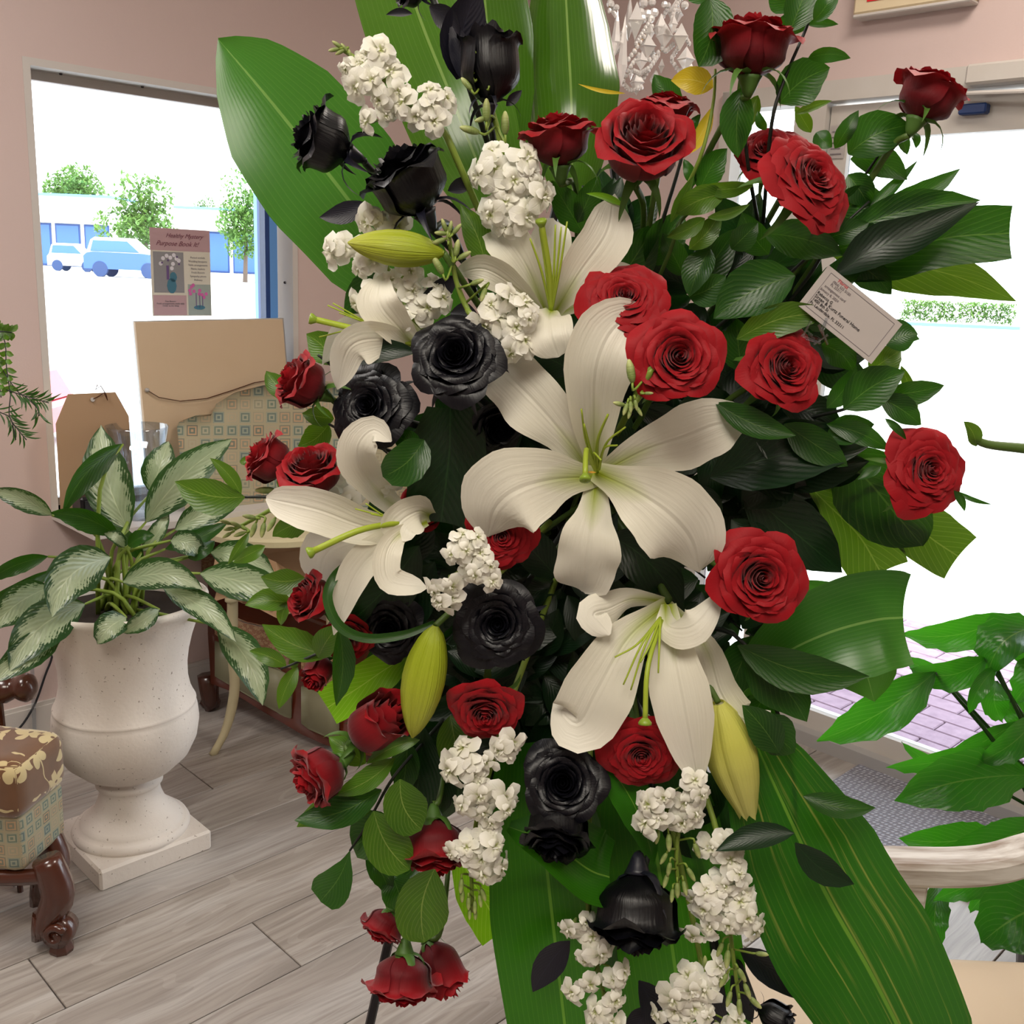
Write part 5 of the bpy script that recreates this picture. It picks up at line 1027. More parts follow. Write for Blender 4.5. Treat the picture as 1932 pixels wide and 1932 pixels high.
stock([(870, 320), (830, 240), (760, 180), (700, 130), (640, 90)], [(800, 200, 52, 11), (735, 170, 48, 9), (690, 150, 36, 6), (708, 96, 24, 4), (665, 120, 20, 3), (715, 215, 34, 5)], [(636, 84, 22, 150), (630, 94, 22, 190), (642, 98, 22, 210), (650, 90, 20, 130), (660, 102, 18, 100)], 'highest white stock stalk leaning left over the big curved leaf', -.02)
stock([(968, 420), (955, 330), (935, 230), (908, 150), (902, 90)], [(920, 315, 36, 6), (985, 325, 40, 7), (940, 385, 44, 7), (1010, 375, 36, 6), (975, 410, 36, 5)], [(905, 82, 20, 90), (893, 90, 18, 120), (914, 88, 18, 60), (888, 120, 22, 110), (900, 112, 20, 90), (924, 114, 24, 70), (925, 145, 30, 80), (886, 140, 22, 130), (880, 158, 32, 130), (918, 208, 44, 90), (886, 245, 40, 170), (953, 232, 44, 90), (908, 225, 28, 200)], 'white stock stalk with long tip of green buds left of the top lily', -.01)
stock([(905, 615), (880, 580), (858, 520), (845, 430)], [(945, 560, 30, 5), (985, 600, 34, 6), (975, 645, 30, 5), (925, 600, 22, 4)], [(838, 425, 26, 110), (850, 428, 24, 80), (832, 440, 26, 180), (846, 444, 24, 90), (862, 432, 26, 50), (828, 455, 28, 200), (862, 468, 34, 80), (876, 482, 30, 30), (826, 500, 40, 120), (900, 532, 28, 20), (912, 556, 30, 250)], 'white stock stalk with grey green bud tip left of the top lily throat', -.04)
stock([(800, 620), (760, 560), (720, 480), (708, 410)], [(706, 410, 18, 3), (740, 428, 20, 3), (640, 465, 20, 3), (690, 490, 36, 6), (760, 515, 46, 8), (820, 565, 36, 6), (690, 550, 34, 5), (770, 585, 38, 6)], [(765, 545, 20, 90)], 'white stock stalk behind the left-turned lily and its green bud', -.01)
stock([(740, 905), (640, 918), (560, 935), (500, 968), (440, 1000)], [(640, 885, 24, 5), (655, 940, 14, 3), (735, 900, 22, 4)], [(560, 878, 40, 110), (548, 890, 32, 80), (500, 925, 38, 180), (425, 985, 22, 160), (432, 998, 22, 190), (445, 990, 24, 150), (428, 1010, 20, 210), (452, 1008, 24, 200), (470, 975, 26, 170), (478, 1000, 30, 250), (496, 1000, 30, 260), (512, 990, 30, 240), (462, 1020, 22, 250)], 'white stock stalk reaching left with green bud tip over the potted plant', .005)
stock([(930, 1090, .02), (900, 1060, 0), (860, 1040, 0)], [(868, 1035, 36, 7), (912, 1070, 38, 7), (840, 1100, 30, 5), (845, 1128, 20, 3), (890, 1015, 22, 3)], [], 'small white stock cluster just above the round black rose', -.06, 27)
stock([(960, 1330), (935, 1420), (905, 1520), (890, 1620), (892, 1720)], [(870, 1440, 40, 7), (940, 1420, 34, 5), (890, 1500, 46, 8), (940, 1530, 40, 6), (920, 1600, 36, 6), (870, 1600, 26, 4), (930, 1635, 28, 4), (955, 1400, 24, 3)], [(872, 1690, 26, 270), (884, 1705, 24, 270), (896, 1712, 24, 270), (906, 1700, 24, 280), (912, 1688, 26, 290), (886, 1725, 20, 270), (897, 1726, 20, 270), (910, 1650, 30, 280), (870, 1672, 28, 265)], 'long white stock stalk hanging between the red rosebud and dewy black rose', -.03)
stock([(1290, 1440), (1282, 1540), (1276, 1620), (1282, 1690)], [(1240, 1500, 30, 5), (1310, 1500, 36, 6), (1235, 1545, 22, 3), (1300, 1535, 26, 4)], [(1262, 1590, 34, 270), (1240, 1580, 28, 260), (1315, 1605, 32, 290), (1252, 1620, 26, 240), (1262, 1640, 28, 260), (1256, 1662, 28, 250), (1278, 1680, 30, 270), (1292, 1676, 28, 280), (1304, 1650, 30, 300), (1268, 1690, 26, 260)], 'white stock stalk hanging from beneath the nodding lily with yellow buds', -.04)
stock([(1350, 1560), (1370, 1700), (1385, 1820), (1405, 1960)], [(1355, 1590, 20, 3), (1380, 1650, 44, 8), (1350, 1700, 44, 8), (1395, 1730, 44, 8), (1325, 1745, 34, 5), (1320, 1680, 26, 4)], [(1358, 1792, 30, 250), (1372, 1810, 34, 260), (1438, 1800, 26, 0), (1400, 1840, 30, 300), (1410, 1870, 30, 290), (1365, 1850, 30, 240), (1375, 1885, 30, 250), (1425, 1892, 30, 320), (1395, 1900, 30, 270)], 'white stock stalk lying along the inner edge of the broad right leaf', -.03)
stock([(1110, 1690), (1120, 1790), (1140, 1880), (1150, 1950)], [(1092, 1738, 28, 4), (1120, 1795, 36, 6), (1100, 1855, 32, 5), (1145, 1890, 34, 5), (1165, 1835, 20, 3), (1140, 1925, 28, 4)], [(1120, 1760, 30, 90), (1085, 1880, 24, 200)], 'white stock stalk at the bottom, left of the hanging black rosebud', -.03)
stock([(1320, 1800), (1310, 1860), (1300, 1950)], [(1290, 1870, 44, 7), (1345, 1850, 36, 6), (1320, 1920, 44, 7), (1375, 1925, 28, 4), (1260, 1905, 30, 4)], [(1365, 1840, 34, 270), (1330, 1815, 26, 90)], 'lowest white stock cluster, right of the hanging black rosebud', -.02)
stock([(1225, 700), (1212, 740), (1190, 772)], [], [(1190, 700, 46, 100), (1224, 742, 18, 0), (1168, 762, 26, 170), (1180, 772, 26, 250), (1190, 768, 24, 270), (1200, 764, 22, 280), (1188, 780, 22, 255), (1206, 776, 22, 300)], 'grey green stock bud tip against the big lily and forward-facing rose', -.11)
# ---------------------------------------------------------------- broad leaves
def broad(label, mat, pts, w, shape='broad', roll=0, cup=.25, wave=.03, tw=0, name='broad_leaf', cat='leaf', n=24, m=12, group='broad leaves fanned out behind the flowers'):
    P = [FP(*q) for q in pts]; hw = w*px2m(P[len(P)//2]); V, Fc, U = ribbon(P, hw, shape, cup, wave, 2, n=n, m=m, roll=roll, twist=tw, ph=pts[0][0])
    return tag(wm(name, V, Fc, mat, None, U), label, cat, group)
broad('broad green leaf curving out to the upper left past the window', 'broad_soft', [(880, 640, .12), (745, 490, .10), (625, 335, .09), (510, 190, .09), (412, 74, .11)], 138, cup=.2, roll=.1)
broad('tall broad green leaf rising at the top left behind the stock', 'broad_gloss', [(930, 380, .10), (850, 180, .13), (780, 0, .19), (700, -260, .32)], 112, 'strap', cup=.25, roll=-.1)
broad('glossy broad leaf with white sheen rising beside the crystals', 'broad_gloss', [(1080, 420, .12), (1078, 200, .14), (1070, 40, .20), (1055, -260, .36)], 98, cup=-.55, roll=0)
broad('broad green leaf standing behind the upright black rosebud', 'broad_gloss', [(960, 400, .14), (930, 180, .17), (915, 0, .24), (890, -260, .38)], 90, cup=.2, roll=.2)
broad('broad leaf with yellow streaks sweeping down to the lower right corner', 'broad_streaked', [(1395, 1330, .03), (1470, 1500, .0), (1560, 1690, -.02), (1650, 1850, -.03), (1740, 2040, -.03), (1800, 2240, 0)], 152, 'broad', cup=.22, roll=-.1)
broad('broad green leaf hanging straight down behind the lower white stock', 'broad_green', [(1010, 1400, .05), (1030, 1620, .04), (1050, 1800, .03), (1085, 2100, .04)], 118, 'strap', cup=.25)
broad('broad green leaf folded back to a corner beneath the drooping black rose', 'broad_green', [(960, 1560, .0), (1040, 1590, -.02), (1110, 1640, -.02), (1150, 1655, -.01)], 78, 'cut', cup=.35, roll=.5)
broad('broad green leaf hanging down behind the lowest white stock cluster', 'broad_green', [(1210, 1400, .07), (1240, 1620, .06), (1270, 1800, .05), (1310, 2100, .06)], 135, 'strap', cup=.25, roll=.15)
broad('large rounded leaf folded over beside the pointed-petal red rose', 'broad_soft', [(1400, 1310, .05), (1470, 1240, .03), (1560, 1195, .02), (1650, 1170, .02), (1704, 1165, .03)], 100, 'cut', cup=.3, roll=-.15)
broad('green leaf under the folded leaf, pointing down beside the door plants', 'broad_soft', [(1480, 1100, .06), (1560, 1170, .05), (1625, 1250, .04), (1650, 1325, .04)], 88, 'leaf', cup=.3)
broad('green leaf tip coloured as if lit under the dark rosebuds on the left', 'lit_green', [(800, 1230, .08), (740, 1255, .07), (680, 1295, .06), (618, 1335, .06)], 40, 'cut', cup=.1, name='leaf_tip')
broad('jagged green leaf coloured as if lit behind the hanging white stock tip', 'lit_green', [(860, 1600, .09), (890, 1660, .08), (920, 1710, .08), (946, 1760, .08)], 48, 'cut', cup=.1)
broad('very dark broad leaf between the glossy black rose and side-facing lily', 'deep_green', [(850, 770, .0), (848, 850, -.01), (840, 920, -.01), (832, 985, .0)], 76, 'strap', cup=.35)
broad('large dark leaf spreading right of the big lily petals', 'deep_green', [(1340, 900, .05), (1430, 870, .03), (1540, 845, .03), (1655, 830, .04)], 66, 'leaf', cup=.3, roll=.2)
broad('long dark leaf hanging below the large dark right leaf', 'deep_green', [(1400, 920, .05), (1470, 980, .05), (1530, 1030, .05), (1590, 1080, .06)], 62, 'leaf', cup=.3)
broad('teal green leaf behind the outermost red rose', 'salal_green', [(1560, 850, .08), (1630, 900, .07), (1690, 970, .07), (1740, 1030, .08)], 80, 'broad', cup=.3, roll=-.3)
broad('yellow green backlit leaf hanging over the bright door glass', 'ruscus_green', [(1500, 890, .10), (1560, 950, .09), (1620, 1010, .09), (1662, 1080, .10)], 62, 'cut', cup=.2)
broad('backlit leaf end with a cut edge below the outermost red rose', 'ruscus_green', [(1640, 900, .10), (1700, 960, .09), (1750, 1010, .09), (1808, 1050, .09)], 56, 'cut', cup=.2)
broad('dark drooping leaf between the big lily and nodding lily', 'deep_green', [(1150, 1010, .05), (1200, 1040, .04), (1250, 1090, .04), (1290, 1150, .05)], 50, 'leaf', cup=.3)
broad('long cut green leaf reaching far right over the glass, upper one', 'salal_green', [(1560, 520, .03), (1660, 490, .02), (1780, 450, .01), (1905, 440, .01)], 56, 'cut', cup=.2, roll=.1)
broad('broad pointed green leaf reaching far right over the glass, lower one', 'ruscus_green', [(1570, 480, .05), (1680, 495, .04), (1800, 520, .03), (1918, 568, .03)], 50, 'leaf', cup=.2, roll=-.2)
broad('blue green leaf overlapping the two far right leaves', 'deep_green', [(1575, 520, .0), (1650, 470, -.01), (1730, 440, -.01), (1850, 380, .0)], 44, 'leaf', cup=.3, roll=.3)
# ---------------------------------------------------------------- sprigs: stem pixels + leaves
def sprig(label, mat, stem, leaves, d=.02, sr=.0017, smat='dark_stem', group='leafy sprigs in the spray'):
    P = [FP(*q) if len(q) == 3 else FP(q[0], q[1], d) for q in stem]; t = thing('leafy_sprig', P[0], label, 'leafy sprig', group)
    b = MB(); b.tube(catmull(P, max(8, 4*len(P))), np.linspace(sr*1.2, sr*.7, max(8, 4*len(P))), 6); b.build('stem', smat, t, True)
    for k, lf in enumerate(leaves):
        m_ = mat; lf = list(lf); shp = 'leaf'
        while isinstance(lf[-1], str):
            q_ = lf.pop()
            if q_ in SHAPES: shp = q_
            else: m_ = q_
        x0, y0, x1, y1, wd = lf[:5]; bd = lf[5] if len(lf) > 5 else rnd.uniform(-6, 6); dz = lf[6] if len(lf) > 6 else d+rnd.uniform(-.012, .012)
        pleaf('leaf', m_, x0, y0, x1, y1, wd, bd, dz, dz+rnd.uniform(-.015, .01), t, rnd.uniform(-.35, .35), shp, cup=.3, wave=.03, bow=rnd.uniform(0, .01))
    return t
sprig('leafy sprig crossing the top right beside the highest red rose', 'salal_green', [(1440, 420, .06), (1455, 240), (1480, 150), (1530, 30), (1550, -60)], [(1340, -5, 1318, 126, 84, -14, .0, 'round'), (1505, 20, 1488, 66, 56), (1490, 60, 1530, -40, 66), (1535, 40, 1578, -30, 40), (1525, 110, 1605, 110, 30, -8), (1520, 45, 1582, 46, 18), (1470, 195, 1566, 128, 88, -10), (1500, 215, 1570, 190, 18, -3, .01, 'leaf', 'ruscus_green'), (1500, 20, 1450, -30, 60), (1345, 0, 1300, -60, 60)], 0)
sprig('leaf sprig coloured as if lit yellow between the crystals and highest red rose', 'yellow_lit_leaf', [(1262, 420, .06), (1320, 300), (1345, 200), (1350, 130)], [(1345, 165, 1266, 152, 52, 8), (1180, 176, 1090, 158, 8, -4), (1300, 290, 1345, 200, 30, 4), (1265, 420, 1310, 330, 24, 0, .02, 'leaf', 'ruscus_green')], .02, smat='pale_stem')
sprig('green sprig rising behind the flat red rose', 'salal_green', [(1230, 480, .06), (1280, 320), (1300, 230)], [(1288, 196, 1234, 140, 52, -8), (1305, 260, 1322, 215, 20), (1245, 250, 1262, 200, 24), (1320, 360, 1372, 280, 56, -6), (1310, 350, 1290, 300, 24)], .035)
sprig('hanging green sprig below the highest red rose', 'salal_green', [(1430, 420, .07), (1410, 300), (1398, 170)], [(1400, 165, 1392, 298, 66, 6), (1430, 180, 1412, 245, 30, 3, .02, 'leaf', 'ruscus_green'), (1445, 245, 1430, 210, 20)], .015)
sprig('olive ruscus sprig right of the deep spiral rose', 'ruscus_green', [(1210, 600, .08), (1262, 480), (1290, 410), (1370, 370), (1420, 350)], [(1420, 350, 1310, 352, 32, -6), (1368, 366, 1275, 405, 56, 8), (1330, 412, 1258, 448, 34, -4), (1335, 410, 1415, 385, 22), (1300, 470, 1360, 400, 44), (1290, 520, 1250, 440, 50, 0, .04, 'leaf', 'salal_green'), (1300, 560, 1390, 430, 70, 0, .05, 'leaf', 'salal_green')], .01, smat='stem_green')
sprig('dark salal sprig between the ruffled rose and cupped rose', 'salal_green', [(1230, 760, .08), (1350, 620, .04), (1440, 560, .03), (1540, 470, .02), (1640, 380, .02)], [(1500, 520, 1346, 602, 108, 12, .0), (1440, 440, 1590, 482, 76, -10), (1600, 490, 1682, 556, 62, -8), (1530, 560, 1640, 470, 60), (1380, 470, 1430, 420, 50), (1560, 450, 1640, 420, 50), (1390, 640, 1570, 592, 66, -16, .0, 'leaf', 'ruscus_green'), (1400, 700, 1390, 600, 70), (1300, 560, 1370, 520, 70), (1450, 480, 1400, 400, 60), (1340, 470, 1300, 560, 60)], .02)
sprig('blue green sprig standing behind the outward leaning rose', 'salal_green', [(1450, 620, .1), (1540, 500, .05), (1600, 380), (1660, 290)], [(1540, 250, 1570, 278, 36), (1575, 280, 1620, 208, 34), (1600, 290, 1716, 235, 88, -10), (1690, 248, 1712, 292, 24), (1720, 250, 1728, 280, 16), (1605, 300, 1712, 340, 60, -14), (1600, 430, 1732, 302, 26, 4), (1640, 400, 1812, 318, 48, 12), (1590, 440, 1850, 378, 72, -14), (1560, 420, 1660, 360, 70), (1580, 470, 1690, 450, 80, 0), (1600, 330, 1640, 390, 60), (1530, 250, 1500, 200, 30, 0, .03, 'leaf', 'ruscus_green')], .03)
sprig('fan of pointed teal leaves right of the cupped rose', 'salal_green', [(1400, 820, .1), (1520, 790, .05), (1600, 770), (1680, 740)], [(1550, 650, 1610, 700, 56, -10), (1560, 770, 1616, 690, 44, 6), (1592, 772, 1708, 700, 84, -8), (1665, 745, 1782, 727, 50, 4), (1660, 750, 1738, 802, 54, -4), (1670, 650, 1732, 630, 66), (1620, 600, 1736, 640, 50), (1640, 700, 1700, 660, 60, 0, .05, 'leaf', 'ruscus_green'), (1700, 690, 1732, 770, 22, 0, .04, 'leaf', 'ruscus_green'), (1560, 800, 1680, 850, 44, -8), (1560, 830, 1650, 800, 60), (1480, 800, 1600, 880, 70), (1560, 620, 1530, 560, 60)], .02)
sprig('dark leaves between the big lily right petal and teal fan', 'deep_green', [(1300, 900, .1), (1400, 820, .05), (1500, 800)], [(1350, 760, 1502, 822, 56, 10, -.02, 'leaf', 'salal_green'), (1420, 800, 1560, 880, 90), (1400, 850, 1530, 940, 90), (1500, 880, 1400, 960, 100), (1380, 980, 1480, 1060, 70), (1470, 760, 1590, 800, 70), (1440, 900, 1640, 870, 90)], .05)
sprig('curled rose foliage with a side stem at the far right edge', 'salal_green', [(2000, 855, .0), (1930, 846), (1862, 838), (1830, 822)], [(1842, 842, 1818, 795, 30, 6, 0, 'leaf', 'ruscus_green'), (1800, 925, 1872, 952, 10, 4), (1800, 925, 1820, 965, 16), (1662, 880, 1618, 905, 22, 0, .0), (1670, 790, 1710, 830, 16)], .0, .0045, 'stem_green')
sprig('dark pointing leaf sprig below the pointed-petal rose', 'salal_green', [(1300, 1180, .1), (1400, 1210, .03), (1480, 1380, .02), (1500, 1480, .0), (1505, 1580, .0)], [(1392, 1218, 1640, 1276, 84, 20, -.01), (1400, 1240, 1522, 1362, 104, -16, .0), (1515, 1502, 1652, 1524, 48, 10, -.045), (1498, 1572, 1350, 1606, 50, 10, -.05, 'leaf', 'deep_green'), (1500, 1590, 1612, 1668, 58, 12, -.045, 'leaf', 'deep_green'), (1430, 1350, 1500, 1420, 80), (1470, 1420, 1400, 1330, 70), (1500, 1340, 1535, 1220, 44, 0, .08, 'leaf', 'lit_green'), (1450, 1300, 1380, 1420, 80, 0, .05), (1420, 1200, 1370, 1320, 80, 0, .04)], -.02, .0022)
sprig('bright ruscus leaves reaching left over the potted plant', 'ruscus_green', [(620, 945, .05), (520, 938), (460, 938)], [(462, 938, 330, 908, 72, -12, -.02), (455, 932, 396, 864, 30, 6, -.02)], -.01)
sprig('green leaf pair behind the bent lily tip on the left', 'ruscus_green', [(720, 760, .06), (640, 700, .04), (600, 670)], [(630, 690, 578, 630, 66, 8), (560, 740, 502, 700, 46, -10), (650, 690, 700, 640, 40), (640, 680, 790, 664, 50, -10, -.02, 'leaf', 'deep_green')], .03)
sprig('green leaves between the two left rosebuds', 'ruscus_green', [(760, 860, .06), (680, 830), (620, 800)], [(620, 800, 562, 842, 54, -8), (630, 790, 570, 780, 40), (470, 880, 452, 872, 20), (800, 830, 722, 900, 80, -10, -.03, 'round', 'salal_green'), (790, 850, 740, 820, 44, 4, -.02, 'leaf', 'salal_green'), (700, 800, 640, 840, 40)], .03)
sprig('folded green leaf and bud tips under the left lily petal', 'ruscus_green', [(640, 990, .05), (580, 985), (540, 990)], [(585, 985, 514, 1012, 46, 6, -.01), (500, 1030, 440, 1062, 30, 0, 0), (470, 1005, 430, 1065, 20, 0, 0)], .0)
sprig('ruscus sprig of narrow leaves left of the small red rose', 'ruscus_green', [(720, 1180, .07), (640, 1215, .02), (560, 1250), (530, 1262)], [(575, 1090, 492, 1088, 52, -8), (552, 1140, 462, 1142, 46, 8), (622, 1236, 494, 1178, 62, -10), (540, 1256, 470, 1228, 34, 4), (562, 1258, 526, 1338, 34, 4), (545, 1135, 530, 1180, 24), (640, 1185, 634, 1332, 46, -10, -.03, 'leaf', 'salal_green'), (600, 1240, 640, 1180, 50), (560, 1240, 552, 1262, 20)], .01)
sprig('thin ring-shaped leaf looping under the lily tip', 'salal_green', [(820, 1172, -.02), (800, 1180, -.03)], [], -.03)
ROSES2 = bpy.data.objects['leafy_sprig.016'] if 'leafy_sprig.016' in bpy.data.objects else None
V, Fc, U = ribbon([FP(*q) for q in ((820, 1176, -.03), (760, 1198, -.04), (690, 1204, -.05), (640, 1180, -.055), (618, 1130, -.05), (630, 1090, -.04), (660, 1060, -.02))], 10*FP(0, 0)[1]/F, 'strap', .3, n=30, m=4)
wm('leaf', V, Fc, 'salal_green', ROSES2, U)
sprig('dark leaves behind the side-facing lily petals', 'deep_green', [(830, 1080, .06), (760, 1100, .04), (700, 1120)], [(790, 1030, 640, 1190, 110, -10, .03), (820, 1060, 720, 1240, 90, 0, .04), (700, 1080, 630, 1100, 60)], .03)
sprig('ruscus sprig with pale undersides below the dark rosebud', 'ruscus_green', [(860, 1330, .08), (800, 1400, .03), (740, 1470), (690, 1560), (660, 1605)], [(792, 1396, 690, 1442, 32, 8, -.03), (745, 1430, 630, 1500, 46, -10, -.02), (755, 1470, 795, 1566, 88, 14, -.03, 'round'), (705, 1530, 772, 1642, 88, 12, -.04, 'round'), (740, 1545, 665, 1600, 84, 0, -.01, 'round', 'salal_green'), (720, 1490, 555, 1548, 70, -14, -.02, 'leaf', 'salal_green'), (700, 1530, 560, 1560, 66, 18, -.02), (660, 1606, 604, 1700, 78, -8, -.02, 'drop', 'salal_green'), (690, 1618, 734, 1690, 46, -10, 0, 'leaf', 'salal_green'), (690, 1440, 620, 1390, 50, 0, 0), (770, 1400, 760, 1500, 60, 0, .02, 'leaf', 'salal_green')], -.01)
sprig('dark hanging leaves behind the lower left rosebuds', 'salal_green', [(900, 1330, .09), (840, 1450, .05), (810, 1600), (800, 1680)], [(800, 1372, 780, 1560, 96, 0, .03, 'leaf', 'deep_green'), (850, 1350, 870, 1470, 80, 0, .04, 'leaf', 'ruscus_green'), (820, 1640, 800, 1778, 106, 14, -.04, 'round', 'ruscus_green'), (740, 1650, 762, 1712, 66, 0, .0, 'round'), (790, 1630, 730, 1668, 50), (840, 1430, 830, 1540, 60, 0, .04, 'leaf', 'deep_green'), (760, 1650, 740, 1740, 50, 0, .01, 'leaf', 'ruscus_green')], .02)
sprig('bright leaf edge curling down between black rose and stock', 'broad_green', [(1100, 1380, .05), (1180, 1440, .0), (1200, 1500)], [(1120, 1410, 1235, 1632, 78, -18, -.01)], -.01)
sprig('small leaf beside the top lily left petal', 'ruscus_green', [(900, 540, .04), (890, 480)], [(918, 510, 868, 386, 58, 8, .0), (960, 600, 900, 520, 50, 0, .03, 'leaf', 'salal_green')], .01)
sprig('big green leaf piece behind the left-turned lily', 'salal_green', [(800, 560, .1), (700, 640, .08)], [(720, 500, 660, 640, 80, 0, .07), (700, 560, 665, 600, 40, 0, .06), (680, 580, 720, 640, 60, 0, .06)], .08)
# small leaves around top lily / centre
sprig('green stems and leaves beneath the two upper red roses', 'salal_green', [(1090, 620, .1), (1095, 480, .06), (1100, 350, .05)], [(1100, 440, 1040, 340, 60, 0, .05), (1120, 470, 1180, 370, 70, 0, .05), (1150, 560, 1240, 420, 90, 0, .06), (1090, 420, 1130, 330, 50, 0, .04), (1180, 390, 1105, 365, 14, 6, -.01, 'leaf', 'lit_green'), (1220, 500, 1290, 400, 80, 0, .05)], .05)
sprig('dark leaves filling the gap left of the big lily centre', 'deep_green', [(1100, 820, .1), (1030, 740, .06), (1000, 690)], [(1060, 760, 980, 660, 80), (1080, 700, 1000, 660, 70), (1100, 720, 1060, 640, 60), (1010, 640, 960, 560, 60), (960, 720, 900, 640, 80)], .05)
# ---------------------------------------------------------------- filler greenery behind, foam and easel
fr = random.Random(21)
spots = [(1150, 480, 'behind the top lily'), (1330, 560, 'behind the two central red roses'), (1400, 760, 'behind the cupped red rose'), (1000, 640, 'behind the stock beside the top lily'), (880, 780, 'behind the glossy black rose'), (1290, 900, 'behind the big lily right petals'), (1060, 1100, 'behind the big lily bottom petal'), (900, 1060, 'behind the small stock cluster'), (1420, 980, 'behind the pointed-petal rose'),
         (760, 1080, 'behind the side-facing lily'), (830, 1220, 'behind the upright lily bud'), (1080, 1300, 'behind the round black rose'), (1390, 1200, 'above the pale yellow lily bud'), (1240, 1520, 'behind the stock with yellow buds'), (1000, 1440, 'behind the dewy black rose'), (880, 1400, 'above the long stock stalk'), (1160, 1620, 'behind the hanging black rosebud'), (1360, 1440, 'behind the pale yellow lily bud'), (1420, 520, 'behind the big ruffled rose'), (1500, 900, 'left of the outermost red rose'), (1180, 760, 'behind the big lily upper petal'), (1230, 1240, 'behind the nodding lily'), (1330, 1090, 'between the big lily and the pointed-petal rose'), (1400, 1190, 'just under the pointed-petal rose'), (1340, 800, 'behind the big lily right petal'), (1500, 640, 'behind the card and the cupped rose'), (900, 880, 'left of the big lily'), (985, 770, 'beside the upper left petal of the big lily'), (1010, 1250, 'between the round black rose and the nodding lily'), (920, 1220, 'right of the upright lily bud'), (1100, 1400, 'above the dewy black rose'), (940, 1290, 'above the red rose under the round black rose')]
for (x, y, where) in spots:
    lv = []
    for k in range(11):
        a = k*2.4+fr.uniform(-.4, .4); q = fr.uniform(20, 62); L_ = fr.uniform(90, 150); x0 = x+q*.5*math.cos(a); y0 = y+q*.5*math.sin(a); lv.append((x0, y0, x0+L_*math.cos(a), y0+L_*math.sin(a), fr.uniform(50, 84), fr.uniform(-12, 12), fr.uniform(.07, .12)))
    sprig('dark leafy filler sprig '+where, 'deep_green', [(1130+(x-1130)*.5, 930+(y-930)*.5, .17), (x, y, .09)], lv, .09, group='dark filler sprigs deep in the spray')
t = thing('flower_foam', FP(1130, 930, .2), 'dark green foam block cage holding the stems behind the big lily', 'flower foam')
p = FP(1130, 930, .21); b = MB(); b.box(p, (.20, .07, .40), None, bev=.012); b.build('foam_block', 'foam_green', t)
b = MB()
for k in range(-2, 3): b.box(p+[k*.045, -.038, 0], (.003, .003, .41), None)
for k in range(-4, 5): b.box(p+[0, -.038, k*.048], (.21, .003, .003), None)
b.build('wire_cage', 'black_metal', t)
ap = FP(1110, 880, .28); ap[2] = 1.75
t = thing('easel', (ap[0], ap[1]+.1, 0), 'thin black wire easel carrying the whole spray, one leg showing below the roses', 'easel')
lp = FP(704, 1905, .03); ft = hz(*[704-.405*900, 1905+900], 0) ; top0 = np.array([ap[0]-.02, ap[1]-.02, ap[2]])
dirn = FP(693, 1932, .02)-FP(712, 1888, .05); dirn /= np.linalg.norm(dirn)
f1 = lp+(lp-top0)*(lp[2]/(top0[2]-lp[2])); b = MB(); b.tube([top0, lp, f1], .0052, 8); b.build('leg', 'black_metal', t)
f2 = np.array([2*ap[0]-f1[0]-.06, f1[1], 0]); b = MB(); b.tube([top0, f2], .0052, 8); b.build('leg', 'black_metal', t)
f3 = np.array([ap[0], ap[1]+.55, 0]); b = MB(); b.tube([top0, f3], .0052, 8); b.build('leg', 'black_metal', t)
b = MB(); b.tube([top0+(f1-top0)*.5, top0+(f2-top0)*.5], .004, 8); b.build('crossbar', 'black_metal', t)
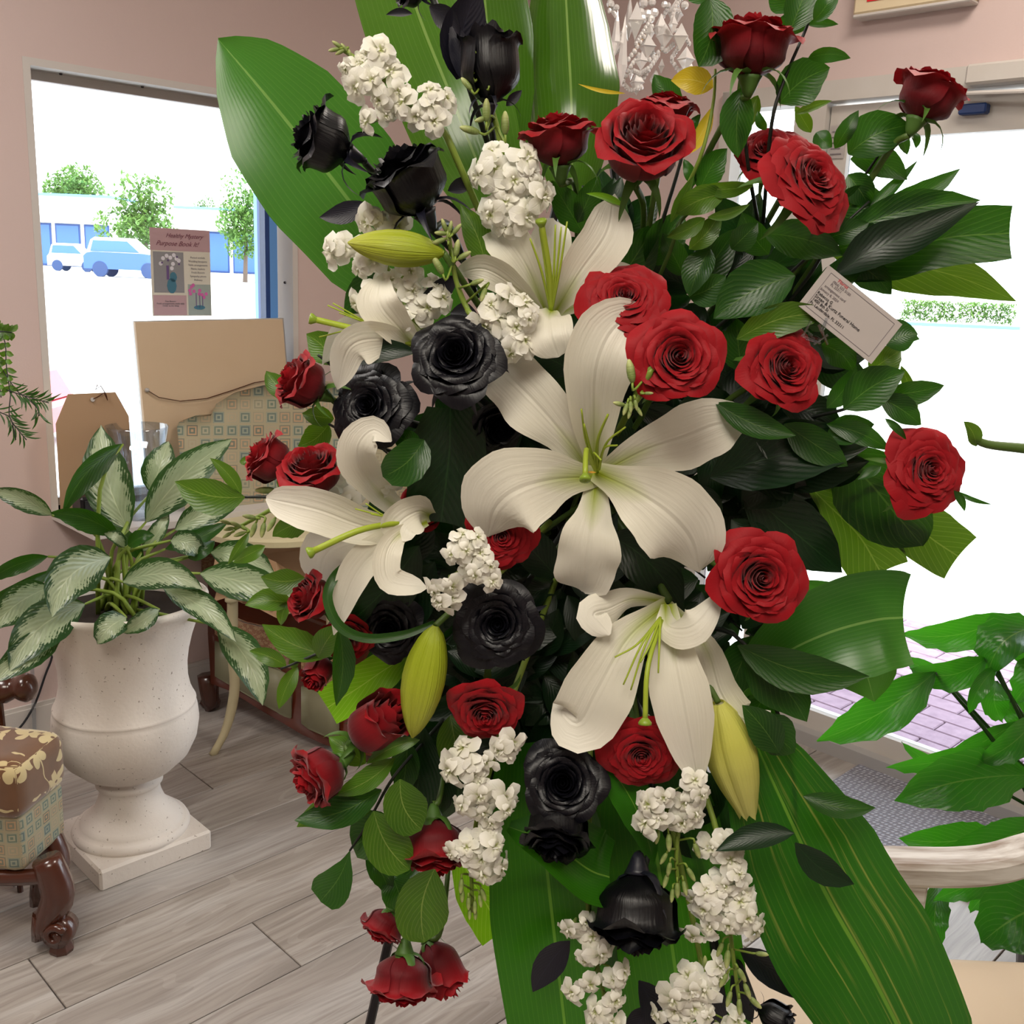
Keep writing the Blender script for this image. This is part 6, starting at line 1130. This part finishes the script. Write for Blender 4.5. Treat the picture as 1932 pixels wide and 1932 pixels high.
# ---------------------------------------------------------------- card on a clear pick
c4 = [FP(*q) for q in ((1496, 556, -.015), (1572, 520, -.010), (1709, 608, -.015), (1637, 691, -.02))]
t = thing('funeral_card', c4[3], 'white bordered delivery card with printed address clipped among the right leaves', 'card')
xv = (c4[2]-c4[1]+c4[3]-c4[0]); L_ = np.linalg.norm(xv)/2; xv /= np.linalg.norm(xv); yv = c4[1]-c4[0]+c4[2]-c4[3]; W_ = np.linalg.norm(yv)/2; yv -= xv*(yv@xv); yv /= np.linalg.norm(yv); nv = np.cross(xv, yv); cc_ = sum(c4)/4
if nv@(O-cc_) < 0: nv = -nv
CA = np.array([xv, yv, nv]); b = MB(); b.box(cc_, (L_, W_, .0006), CA); b.build('sheet', 'card_white', t)
b = MB()
for sg in (-1, 1): b.box(cc_+yv*sg*W_*.41+nv*.0005, (L_*.86, .0004, .0002), CA); b.box(cc_+xv*sg*L_*.43+nv*.0005, (.0004, W_*.82, .0002), CA)
b.build('border_line', 'ink_grey', t)
ty = np.cross(nv, xv)
def ctext(s, u, v, size, mat): text(s, size, cc_+xv*u*L_+ty*v*W_+nv*.0007, xv, ty, mat, t, ext=.0001, align='LEFT')
ctext('Florist', -.32, .38, .0042, 'ink_red'); ctext('(954) 555 0100', -.36, .30, .0032, 'ink_grey'); ctext('FL 33311', -.36, .23, .0032, 'ink_grey'); ctext('arrangement card', -.40, .14, .0032, 'ink_grey'); ctext('January 8, 2024', -.42, .05, .0032, 'ink_grey')
ctext('Rebecca G', -.42, -.05, .0038, 'ink_black'); ctext('Sirsen & Kurtz Funeral Home', -.42, -.13, .0042, 'ink_black'); ctext('1400 8th St', -.42, -.21, .0038, 'ink_black'); ctext('Ft. Lauderdale, FL 33311', -.42, -.29, .0038, 'ink_black')
pk_ = FP(1556, 640, -.02); t = thing('card_pick', pk_, 'clear plastic card pick with small prongs holding the delivery card', 'card holder')
for q0_, q1_ in (((1545, 612), (1562, 650)), ((1520, 640), (1545, 645)), ((1512, 632), (1548, 648)), ((1530, 605), (1516, 632)), ((1560, 600), (1552, 622)), ((1535, 650), (1562, 632))):
    b = MB(); b.tube([FP(*q0_, -.02), FP(*q1_, -.02)], .0014, 6); b.build('prong', 'clear_plastic', t)
b = MB(); b.tube(catmull([FP(1545, 640, -.018), FP(1480, 630, .03), FP(1300, 760, .12)], 10), .0018, 6); b.build('pick_stem', 'clear_plastic', t)
